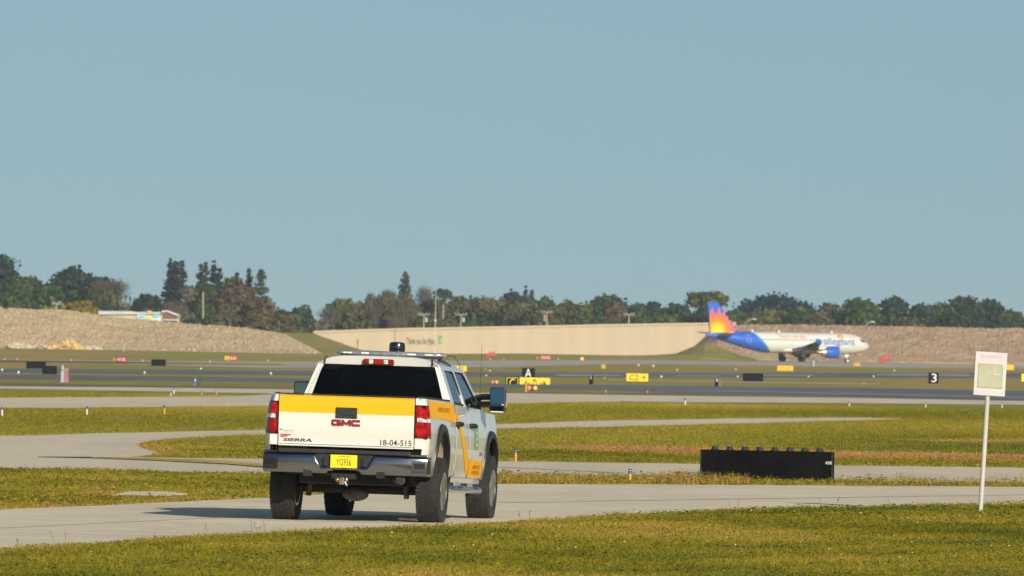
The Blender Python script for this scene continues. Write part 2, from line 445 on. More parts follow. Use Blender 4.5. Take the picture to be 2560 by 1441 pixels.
M_wall = mat('tan_concrete', (0.50, 0.40, 0.27), 0.9, var=0.045, scale=(0.35, 0.35, 0.03))
M_cream = mat('cream_render', (0.52, 0.42, 0.29), 0.9, var=0.1, scale=(0.3, 0.3, 0.3))
M_greymetal = mat('grey_roofing', (0.46, 0.46, 0.47), 0.6, var=0.1, scale=(0.3, 0.3, 0.3))

def lerp_poly(pts, x):
    if x <= pts[0][0]: return pts[0][1]
    for (a, b), (c, d) in zip(pts, pts[1:]):
        if x <= c: return b + (d - b) * (x - a) / (c - a)
    return pts[-1][1]
def bank(name, crest, base, dist, depth, material, step=4, rows=14, rough=0.3, power=1.0, seed=0):
    """a slope: base outline and crest outline measured in the photograph, crest `depth` metres behind the base"""
    xs = list(np.arange(crest[0][0], crest[-1][0] + 1, step)); mb = MB(); n = rows + 4
    def fn(u, k):
        pb = at(u, lerp_poly(base, u), dist); pt = at(u, lerp_poly(crest, u), dist + depth)
        if k <= rows:
            t = k / rows
            p = pb.lerp(pt, t); p.z = pb.z + (pt.z - pb.z) * (t ** power)
            if rough:
                q = Vector((p.x * 0.25, p.y * 0.25, seed)); q2 = Vector((p.x * 1.1, p.y * 1.1, seed + 5))
                a = min(1, t * 4)
                p.z += a * rough * (noise.noise(q) * 1.2 + noise.noise(q2) * 0.9 + random.uniform(-.45, .45) )
                p.y += a * rough * random.uniform(-1, 1)
            if k == 0: p.z = min(p.z, 0.0) - 0.3
            return p
        t = (k - rows) / 4.0
        return Vector((pt.x, pt.y + depth * t * 1.4, pt.z * (1 - t) - 0.3 * t))
    mb.grid(fn, xs, list(range(n + 1)))
    return mb.build(name, material, fix=True)
L_CREST = [(-500,800),(-200,776),(0,770),(60,772),(170,775),(260,790),(450,808),(560,815),(680,828),(720,840),(760,862),(806,884)]
L_BASE = [(-500,874),(0,876.5),(400,880.5),(806,885)]
o = bank('rubble_embankment', L_CREST, L_BASE, 1965.0, 24.0, M_rubble, rough=0.16, rows=24, step=3, seed=1); structure(o)
G_CREST = [(560,836),(690,832),(785,833.5),(840,853),(905,876),(1000,881),(1120,885.5)]
G_BASE = [(560,886),(700,886),(905,887),(1120,887)]
o = bank('grass_embankment', G_CREST, G_BASE, 2060.0, 30.0, M_grassbank, rough=0.08, rows=10, step=6, seed=2); structure(o)
R_CREST = [(1690,893),(1712,884),(1735,868),(1765,840),(1795,813),(2000,812),(2300,817),(2560,822),(2760,826),(3050,832)]
R_BASE = [(1690,895),(1850,901),(2000,905.5),(2300,909),(2560,912),(3050,918)]
o = bank('scrub_embankment', R_CREST, R_BASE, 2175.0, 26.0, M_rubble_r, rough=0.16, rows=24, step=3, seed=3); structure(o)
T_CREST = [(1560,889),(1640,888),(1690,884),(1730,868),(1762,858),(1800,868),(1850,888),(1900,902)]
T_BASE = [(1560,894),(1700,897),(1850,901),(1900,903)]
o = bank('grass_embankment', T_CREST, T_BASE, 2150.0, 18.0, M_grassbank, rough=0.06, rows=8, step=6, seed=4); structure(o)
F_CREST = [(850,886.5),(1100,885),(1300,884),(1500,888),(1620,889.5),(1760,889)]
F_BASE = [(850,893),(1300,893),(1620,896),(1760,900)]
o = bank('grass_rise', F_CREST, F_BASE, 1900.0, 120.0, M_fargrass, rough=0.0, rows=6, step=20, seed=6); structure(o)

# the tan wall with its greeting
WD = 2260.0
WT = [(783,833),(1000,826),(1300,820.5),(1500,816.5),(1755,812.5),(1840,811)]
wb = MB()
for y0, k in ((WD, 0), (WD + 1.0, 1)): pass
def wall_fn(u, k):
    top = at(u, lerp_poly(WT, u), WD)
    zt = top.z
    return [Vector((top.x, WD, zt)), Vector((top.x, WD, -0.5)), Vector((top.x, WD + 1.0, -0.5)), Vector((top.x, WD + 1.0, zt)), Vector((top.x, WD, zt))][k]
wb.grid(wall_fn, [783, 850, 900, 1000, 1150, 1300, 1450, 1600, 1755, 1840], [0, 1, 2, 3, 4])
wall = tag(wb.build('retaining_wall', M_wall), 'long tan concrete wall with a greeting written on it', 'wall')
cp = MB()
cp.grid(lambda u, k: [(lambda t: Vector((t.x, WD - 0.25 + (1.5 if k in (2, 3) else 0), t.z + (0.02 if k in (0, 3, 4) else 0.45))))(at(u, lerp_poly(WT, u), WD))][0],
        [783, 1000, 1300, 1500, 1755, 1840], [0, 1, 2, 3, 4])
cp.build('coping', mat('pale_coping', (0.52, 0.42, 0.285), 0.9), wall)
M_walltext = mat('dark_green_lettering', (0.10, 0.12, 0.075), 0.8)
M_greenlogo = mat('green_logo', (0.10, 0.36, 0.07), 0.7)
def wall_frame(px, py):
    c = at(px, py, WD - 0.06)
    return c
c0 = wall_frame(1052.5, 855.5); s_ = WD / FPX
tm = MB(); v, f = text_mesh('Thank you for flying', 74 * s_, 21 * s_, lambda a, b: c0 + Vector((a, 0, b - a * 0.0)), bold=0.012); tm.add(v, f)
tm.build('greeting_lettering', M_walltext, wall, fix=False)
c1 = wall_frame(1100.5, 850)
lg = MB(); w2, h2 = 4.2 * s_, 10.5 * s_
lg.prism([(-w2, -h2), (w2*0.8, -h2), (w2, -h2*0.75), (w2, h2), (-w2*0.8, h2), (-w2, h2*0.8)], lambda a, b, d: c1 + Vector((a, d, b)), 0.0, 0.05)
lg.build('greeting_logo', M_greenlogo, wall)
lg = MB(); lg.prism([(-w2*0.2, -h2*0.62), (w2*0.55, -h2*0.6), (w2*0.5, -h2*0.35), (w2*0.1, -h2*0.33), (w2*0.1, -h2*0.1), (w2*0.5, -h2*0.05), (w2*0.5, h2*0.12), (-w2*0.25, h2*0.12)], lambda a, b, d: c1 + Vector((a, d, b)), -0.04, -0.01)
lg.build('greeting_logo', mat('pale_green_logo', (0.42, 0.55, 0.33), 0.7), wall)

# low building behind the left embankment
BD = 2060.0
bd = tag(empty('shop_building', at(345, 820, BD)), 'long low cream shop building with a blue and yellow painted sign', 'building')
bd.location.z = 0
def B(px, py, dy=0): 
    p = at(px, py, BD) - bd.location; p.y = dy; return p
def yzbox(mb, x0, y0, x1, y1, d0, d1, mi=0):
    a = B(x0, y1); b = B(x1, y0)
    mb.box(((a.x+b.x)/2, (d0+d1)/2, (a.z+b.z)/2), (b.x-a.x, abs(d1-d0), b.z-a.z), mi=mi)
w = MB(); yzbox(w, 250, 786, 406, 860, 0, 12); w.build('wall', M_cream, bd)
w = MB(); w.prism([(246,787),(246,778),(330,778.5),(340,780.5),(400,780.5),(406,786)], lambda a, b, d: B(a, b, d), -0.6, 13); w.build('roof', M_greymetal, bd)
w = MB(); yzbox(w, 240, 777, 248, 785, 2, 6); w.build('vent_box', M_cream, bd)
w = MB(); w.prism([(366,787),(368,778),(376,776),(384,781),(388,787)], lambda a, b, d: B(a, b, d), -0.8, -0.2); w.build('gable', mat('salmon_render', (0.55, 0.36, 0.24), 0.9), bd)
w = MB(); yzbox(w, 342, 788, 401, 806, -0.35, -0.05); sg = w.build('sign_board', mat('pale_blue_board', (0.50, 0.68, 0.68), 0.6, col2=(0.28, 0.58, 0.62), scale=(0.35, 0.35, 0.9)), bd)
w = MB(); cc = B(372, 796.5); w.lathe([(0.0, -0.48), (0.34, -0.47), (0.36, -0.36)], 20, (cc.x, 0, cc.z), axis='y')
for v_ in w.v: v_.x = cc.x + (v_.x - cc.x) * 1.55
w.build('sun_emblem', mat('sun_yellow', (0.75, 0.50, 0.02), 0.6), sg)
for a, b in ((345, 361), (381, 397)):
    w = MB(); yzbox(w, a, 791.5, b, 794.5, -0.42, -0.34); w.build('sign_lettering', mat('sign_teal', (0.10, 0.36, 0.42), 0.6), sg)
w = MB(); w.prism([(406,806),(406,780),(416,777.5),(446,788),(446,813),(406,813)], lambda a, b, d: B(a, b, d), -0.2, 12); w.build('wing', M_cream, bd)
w = MB(); w.prism([(404,783),(405,777),(417,776),(448,787),(447,792),(416,780)], lambda a, b, d: B(a, b, d), -1.0, 12.5); w.build('wing_roof', M_greymetal, bd)
w = MB(); w.prism([(408.5,796),(409,784),(414,783),(440,792),(444,797)], lambda a, b, d: B(a, b, d), -0.5, -0.25); w.build('wing_gable', mat('maroon_cladding', (0.20, 0.085, 0.075), 0.8), bd)
w = MB(); yzbox(w, 408.5, 802.5, 443, 812, -0.45, -0.22); w.build('window', mat('far_glass', (0.05, 0.075, 0.12), 0.15), bd)

# rubble heaps and blocks at the foot of the embankment
M_block = mat('pale_block', (0.55, 0.46, 0.32), 0.9, var=0.12, scale=(1.0, 1.0, 1.0))
M_pinkblock = mat('pink_concrete_heap', (0.46, 0.32, 0.26), 0.9, var=0.1, scale=(0.8, 0.8, 0.8))
M_ochre = mat('ochre_stone', (0.62, 0.42, 0.17), 0.9, var=0.22, scale=(0.9, 0.9, 0.9))
BK = 1950.0
def heap(name, x0, x1, ytop, ybase, material, label, cat, peak=0.5, n=90, flat=0.0, rock=0.5):
    c = at((x0+x1)/2, ybase, BK); root_z = 0
    wd = (x1 - x0) * BK / FPX; ht = at(0, ytop, BK).z - at(0, ybase, BK).z
    mb = MB()
    for i in range(n):
        u = random.random(); v = random.uniform(-1, 1)
        t = u / peak if u < peak else (1 - u) / (1 - peak)
        t = min(1, t * (1 + flat * 2)) 
        hmax = ht * t * (1 - abs(v) * 0.6)
        z = random.uniform(0, 1) ** 0.7 * hmax
        s = rock * random.uniform(0.6, 1.5)
        rot = Matrix.Rotation(random.uniform(0, 6.3), 3, Vector((random.random(), random.random(), random.random() + .1)).normalized())
        mb.box((c.x + (u - .5) * wd, c.y + v * 1.2, max(z - s*0.3, 0.05)), (s, s * random.uniform(.6, 1), s * random.uniform(.5, .9)), rot, taper=0.7)
    # core
    mb.prism([(-wd/2, -0.2), (wd/2, -0.2), (wd/2*0.95, ht*flat*0.8 + 0.05), ((peak-.5)*wd, ht*0.8), (-wd/2*0.95, ht*flat*0.8 + 0.05)], lambda a, b, d: (c.x + a, c.y + d, b), -0.4, 0.8)
    tag(mb.build(name, material, fix=False), label, cat)
heap('concrete_blocks', 18, 76, 861, 876, M_block, 'row of pale broken concrete blocks at the foot of the rubble slope', 'blocks', 0.6, 60, 0.8, 0.9)
heap('gravel_heap', 76, 122, 860, 877, M_pinkblock, 'smooth pinkish heap beside the pale concrete blocks', 'heap', 0.5, 50, 0.45, 0.5)
heap('stone_heap', 118, 214, 850, 878, M_ochre, 'peaked ochre heap of stones at the foot of the rubble slope', 'heap', 0.58, 260, 0.12, 0.55)
heap('concrete_blocks', 212, 254, 868, 879, M_block, 'low pale block pile just right of the ochre stone heap', 'blocks', 0.3, 40, 0.8, 0.6)

# rocks lying over the two slopes
def rocks(crest, base, dist, depth, n, x0, x1, material, name, seed):
    r = random.Random(seed); mb = MB()
    for i in range(n):
        u = r.uniform(x0, x1); t = r.random()
        pb = at(u, lerp_poly(base, u), dist); pt = at(u, lerp_poly(crest, u), dist + depth)
        p = pb.lerp(pt, t); s = r.uniform(0.12, 0.38) * (1.6 if r.random() < .05 else 1)
        rot = Matrix.Rotation(r.uniform(0, 6.3), 3, Vector((r.random(), r.random(), r.random() + .1)).normalized())
        mb.box((p.x, p.y - 0.2, p.z + 0.05), (s, s * .8, s * .7), rot, mi=r.choice((0, 0, 1)), taper=0.6)
    o = mb.build(name, material, fix=False); o['kind'] = 'stuff'
rocks(L_CREST, L_BASE, 1965.0, 24.0, 1100, -60, 790, [mat('tan_rock', (0.50, 0.385, 0.235), 0.9), mat('brown_rock', (0.38, 0.28, 0.175), 0.9)], 'rubble', 11)
rocks(R_CREST, R_BASE, 2175.0, 26.0, 900, 1760, 2640, [mat('dun_scrub', (0.42, 0.30, 0.19), 0.9), mat('dark_scrub', (0.27, 0.19, 0.13), 0.9)], 'scrub_debris', 12)
# ------------------------------------------------------------------ trees beyond the field
M_bark = mat('bark', (0.13, 0.10, 0.075), 0.9, var=0.25, scale=(1, 1, 0.3))
M_palebark = mat('pale_bark', (0.30, 0.26, 0.21), 0.9, var=0.2, scale=(1, 1, 0.3))
M_oak = leaf_mat('oak_leaves', [(0.0, (0.0254, 0.0473, 0.0180)), (0.5, (0.0544, 0.0979, 0.0210)), (1.0, (0.1051, 0.1553, 0.0270))])
M_dark = leaf_mat('dark_leaves', [(0.0, (0.0181, 0.0371, 0.0240)), (0.6, (0.0362, 0.0709, 0.0300)), (1.0, (0.0653, 0.1046, 0.0360))])
M_pine = leaf_mat('pine_needles', [(0.0, (0.0120, 0.0300, 0.0275)), (0.6, (0.0270, 0.0570, 0.0413)), (1.0, (0.0540, 0.0900, 0.0550))])
M_palepine = leaf_mat('pale_needles', [(0.0, (0.0300, 0.0540, 0.0413)), (0.6, (0.0674, 0.1050, 0.0618)), (1.0, (0.1276, 0.1650, 0.0825))])
M_teal = leaf_mat('teal_leaves', [(0.0, (0.0090, 0.0330, 0.0440)), (0.6, (0.0150, 0.0510, 0.0578)), (1.0, (0.0270, 0.0750, 0.0715))])
M_rust = leaf_mat('rust_leaves', [(0.0, (0.075, 0.055, 0.032)), (0.5, (0.125, 0.088, 0.048)), (1.0, (0.18, 0.125, 0.066))])
M_brown = leaf_mat('brown_leaves', [(0.0, (0.0612, 0.0578, 0.0270)), (0.5, (0.1127, 0.1018, 0.0405)), (1.0, (0.1715, 0.1582, 0.0619))])
M_grey = leaf_mat('grey_twigs', [(0.0, (0.0938, 0.0775, 0.0575)), (0.5, (0.1688, 0.1400, 0.1050)), (1.0, (0.2625, 0.2188, 0.1688))])
M_olive = leaf_mat('olive_leaves', [(0.0, (0.0616, 0.0743, 0.0180)), (0.5, (0.1124, 0.1249, 0.0270)), (1.0, (0.1904, 0.1890, 0.0390))])
M_yellow = leaf_mat('yellow_leaves', [(0.0, (0.1625, 0.1313, 0.0150)), (0.5, (0.3000, 0.2250, 0.0200)), (1.0, (0.4500, 0.3250, 0.0312))])
M_cane = leaf_mat('cane_leaves', [(0.0, (0.0688, 0.0575, 0.0300)), (0.5, (0.1313, 0.1063, 0.0550)), (1.0, (0.2125, 0.1688, 0.0875))])
M_palm = leaf_mat('palm_leaves', [(0.0, (0.0362, 0.0675, 0.0240)), (0.5, (0.0725, 0.1181, 0.0330)), (1.0, (0.2356, 0.1519, 0.0450))])

def leaf_quads(P, size, nrm, r, aspect=1.0):
    """one quad per point, facing roughly along nrm"""
    n = len(P)
    nn = nrm + r.normal(0, 0.55, (n, 3)); nn /= np.linalg.norm(nn, axis=1)[:, None] + 1e-9
    a = r.normal(0, 1, (n, 3)); a -= nn * (a * nn).sum(1)[:, None]; a /= np.linalg.norm(a, axis=1)[:, None] + 1e-9
    b = np.cross(nn, a)
    s = (size * r.uniform(0.6, 1.4, n))[:, None]
    q = np.stack([P - a*s - b*s*aspect*0.4, P + a*s*0.2 - b*s*aspect, P + a*s + b*s*aspect*0.4, P - a*s*0.3 + b*s*aspect], 1)
    return q.reshape(-1, 3), np.arange(n * 4).reshape(n, 4)

def crown_lobes(W, D, z0, z1, n, r, shape='dome', cx=0.0, lean=0.0):
    """sub-crowns spread through the crown, most of them near its outer surface"""
    out = []; Hh = z1 - z0
    lim = {'dome': lambda t: sqrt(max(0, 1 - max(0, (t - .3) / .72) ** 2)) * (.82 + .18 * min(1, t / .3)),
           'flat': lambda t: 1.0 if t > .45 else .35 + 1.4 * t,
           'round': lambda t: sqrt(max(.05, 1 - (2*t - 1) ** 2))}.get(shape)
    n = int(max(n, 10) * 1.5)
    for i in range(n):
        t = 1 - r.uniform(0, 1) ** 1.3 if shape != 'flat' else r.uniform(.3, 1)
        ph = 2 * pi * (i * .618 + r.uniform(-.06, .06)); q = r.uniform(.45, 1.0) ** .6
        rad = (.11 * W + .12 * Hh) * r.uniform(.65, 1.45)
        l_ = lim(t)
        out.append((cx + cos(ph) * q * max(W * l_ - rad * .75, 0) + lean * t, sin(ph) * q * max(D * l_ - rad * .75, 0), z0 + rad * .55 + t * (Hh - rad * 1.45), rad))
    rad = (.13 * W + .15 * Hh)
    for k in (-.25, .05, .3): out.append((cx + lean + k * W, 0, z1 - rad * (1.0 + abs(k) * .7), rad))
    return out
def trunk(mb, x, y, h, r0, r1, rr, limbs=5, spread=3.0, top=None):
    pts = [(x, y, -0.3)]; k = 5
    for i in range(1, k + 1):
        pts.append((x + rr.uniform(-.12, .12) * h * .12 * i, y + rr.uniform(-.1, .1), h * i / k))
    mb.tube(pts, [r0 + (r1 - r0) * i / k for i in range(k + 1)], 7)
    for i in range(limbs):
        j = rr.randint(2, k); p = Vector(pts[j]); a = rr.uniform(0, 6.28); L = spread * rr.uniform(.5, 1)
        mid = p + Vector((cos(a) * L * .5, sin(a) * L * .5, L * .5)); end = p + Vector((cos(a) * L, sin(a) * L, L * rr.uniform(.7, 1.3)))
        mb.tube([p, mid, end], [r1 * 1.1, r1 * .7, r1 * .25], 5)
def tree(name, label, px, top, hw, base, dist, kind, material, group='trees beyond the airfield', cat='tree', nleaf=1.0, size=0.44, lobes=16, shape='dome', lean=0.0, bark=None):
    sd = int(px * 7 + top * 13 + dist) % 100000
    r = np.random.default_rng(sd); rr = random.Random(sd)
    c = at(px, base, dist); z1 = at(px, top, dist).z; W = hw * dist / FPX
    zb = max(c.z, 0.3)
    root = tag(empty(name, (c.x, dist, 0)), label, cat, group)
    mb = MB(); V = []; T = []
    if kind in ('broad', 'bare', 'bush'):
        z0 = 0.2 if kind == 'bush' else max(0.5, min(zb - 1.5, z1 * 0.55))
        if shape == 'flat': z0 = z1 - (z1 - zb) * 0.95 if zb > 1 else z1 * .55
        L = crown_lobes(W, W * 0.8, z0, z1, lobes, r, shape, lean=lean)
        tot = nleaf * 62.0 * W * (z1 - z0) + 300
        ws = np.array([q[3] ** 2 for q in L]); ws /= ws.sum()
        for (x, y, z, rad), w_ in zip(L, ws):
            n = max(30, int(tot * w_))
            d = r.normal(0, 1, (n, 3)); d /= np.linalg.norm(d, axis=1)[:, None]
            rr_ = rad * (r.uniform(0, 1, n) ** 0.4) * (1 + 0.24 * r.normal(0, 1, n))
            P = np.array([x, y, z]) + d * rr_[:, None] * np.array([1.15, 1.0, 0.85])
            P = P[P[:, 2] > 0.1]; d = d[:len(P)]
            q, _ = leaf_quads(P, size if kind != 'bare' else size * 0.8, d, r, 1.0 if kind != 'bare' else 0.16)
            V.append(q); T.append(np.clip(r.normal(0.5 + 0.28 * r.normal(), 0.2, len(P)), 0, 1))
        trunk(mb, 0, 0, max(1.0, z0 + (z1 - z0) * .4), max(.2, W * .07), max(.08, W * .03), rr, 6 if kind != 'bare' else 14, min(W, (z1 - z0) * .45) * .7)
    elif kind == 'conifer':
        z0 = 1.0; nl = int((z1 - z0) / 0.42)
        for i in range(nl):
            t = i / nl; z = z0 + (z1 - z0) * t + r.normal(0, .2); R_ = W * 1.12 * (1.0 if t < .42 else (1 - t) / .58) ** 0.72 + 0.1
            for b in range(6):
                a = r.uniform(0, 6.28); L_ = R_ * r.uniform(.7, 1.3); n = max(5, int(L_ * 10 * nleaf))
                tt = r.uniform(.1, 1, n)
                P = np.stack([np.cos(a) * L_ * tt + r.normal(0, .14, n), np.sin(a) * L_ * tt + r.normal(0, .14, n), z + 0.35 * L_ * tt * (0.4 + 0.6*t) + r.normal(0, .14, n)], 1)
                q, _ = leaf_quads(P, size * .62, np.tile([cos(a) * .5, sin(a) * .5, .6], (n, 1)), r, .7)
                V.append(q); T.append(np.clip(r.normal(.5, .25, n) + .2 * (tt - .5), 0, 1))
        mb.tube([(0, 0, -.3), (0.1, 0, z1 * .5), (0, 0, z1 * .97)], [.32, .2, .04], 7)
    elif kind == 'cane':
        for i in range(int(70 * nleaf)):
            a = r.uniform(-1, 1); x0, y0 = a * W * .35, r.uniform(-1, 1) * W * .4
            hh = z1 * r.uniform(.72, 1.0) * (1 - .28 * abs(a)); bend = a * W * .75 + r.normal(0, .4)
            n = int(hh * 11); tt = r.uniform(.05, 1, n) 
            P = np.stack([x0 + bend * tt ** 2 + r.normal(0, .3, n), y0 + r.normal(0, .35, n), hh * tt * (1 - .1 * tt)], 1)
            q, _ = leaf_quads(P, size * 1.15, np.tile([0, -1.0, .3], (n, 1)), r, .22)
            # stretch the leaves upright
            q = q.reshape(-1, 4, 3); cc = q.mean(1, keepdims=True); q = cc + (q - cc) * np.array([.6, .6, 2.2]); V.append(q.reshape(-1, 3))
            T.append(np.clip(r.normal(.35 + .3 * r.uniform(), .22, n), 0, 1))
            mb.tube([(x0, y0, -.2), (x0 + bend * .25, y0, hh * .5), (x0 + bend * .8, y0, hh * .9)], [.07, .05, .02], 4)
    elif kind == 'palm':
        for i in range(34):
            a = r.uniform(0, 6.28); el = r.uniform(-.7, 1.2); L_ = W * r.uniform(.8, 1.1); n = 26
            tt = np.linspace(.15, 1, n)
            P = np.stack([np.cos(a) * np.cos(el) * L_ * tt, np.sin(a) * np.cos(el) * L_ * tt, z1 - W * .75 + L_ * np.sin(el) * tt * .8 - .35 * L_ * tt ** 2], 1)
            q, _ = leaf_quads(P, .5, np.tile([0, -.6, .6], (n, 1)), r, .5)
            V.append(q); T.append(np.clip(r.normal(.25 if el > -.3 else .85, .15, n), 0, 1))
        mb.tube([(0, 0, -.3), (.15, 0, z1 * .5), (0, 0, z1 - W * .7)], [.26, .2, .2], 8)
    mb.build('trunk', bark or (M_palebark if kind in ('bare', 'palm', 'cane') else M_bark), root, smooth=60)
    V = np.concatenate(V); T = np.concatenate(T)
    np_mesh('crown', V, np.arange(len(V)).reshape(-1, 4), T, material, root)
    return root

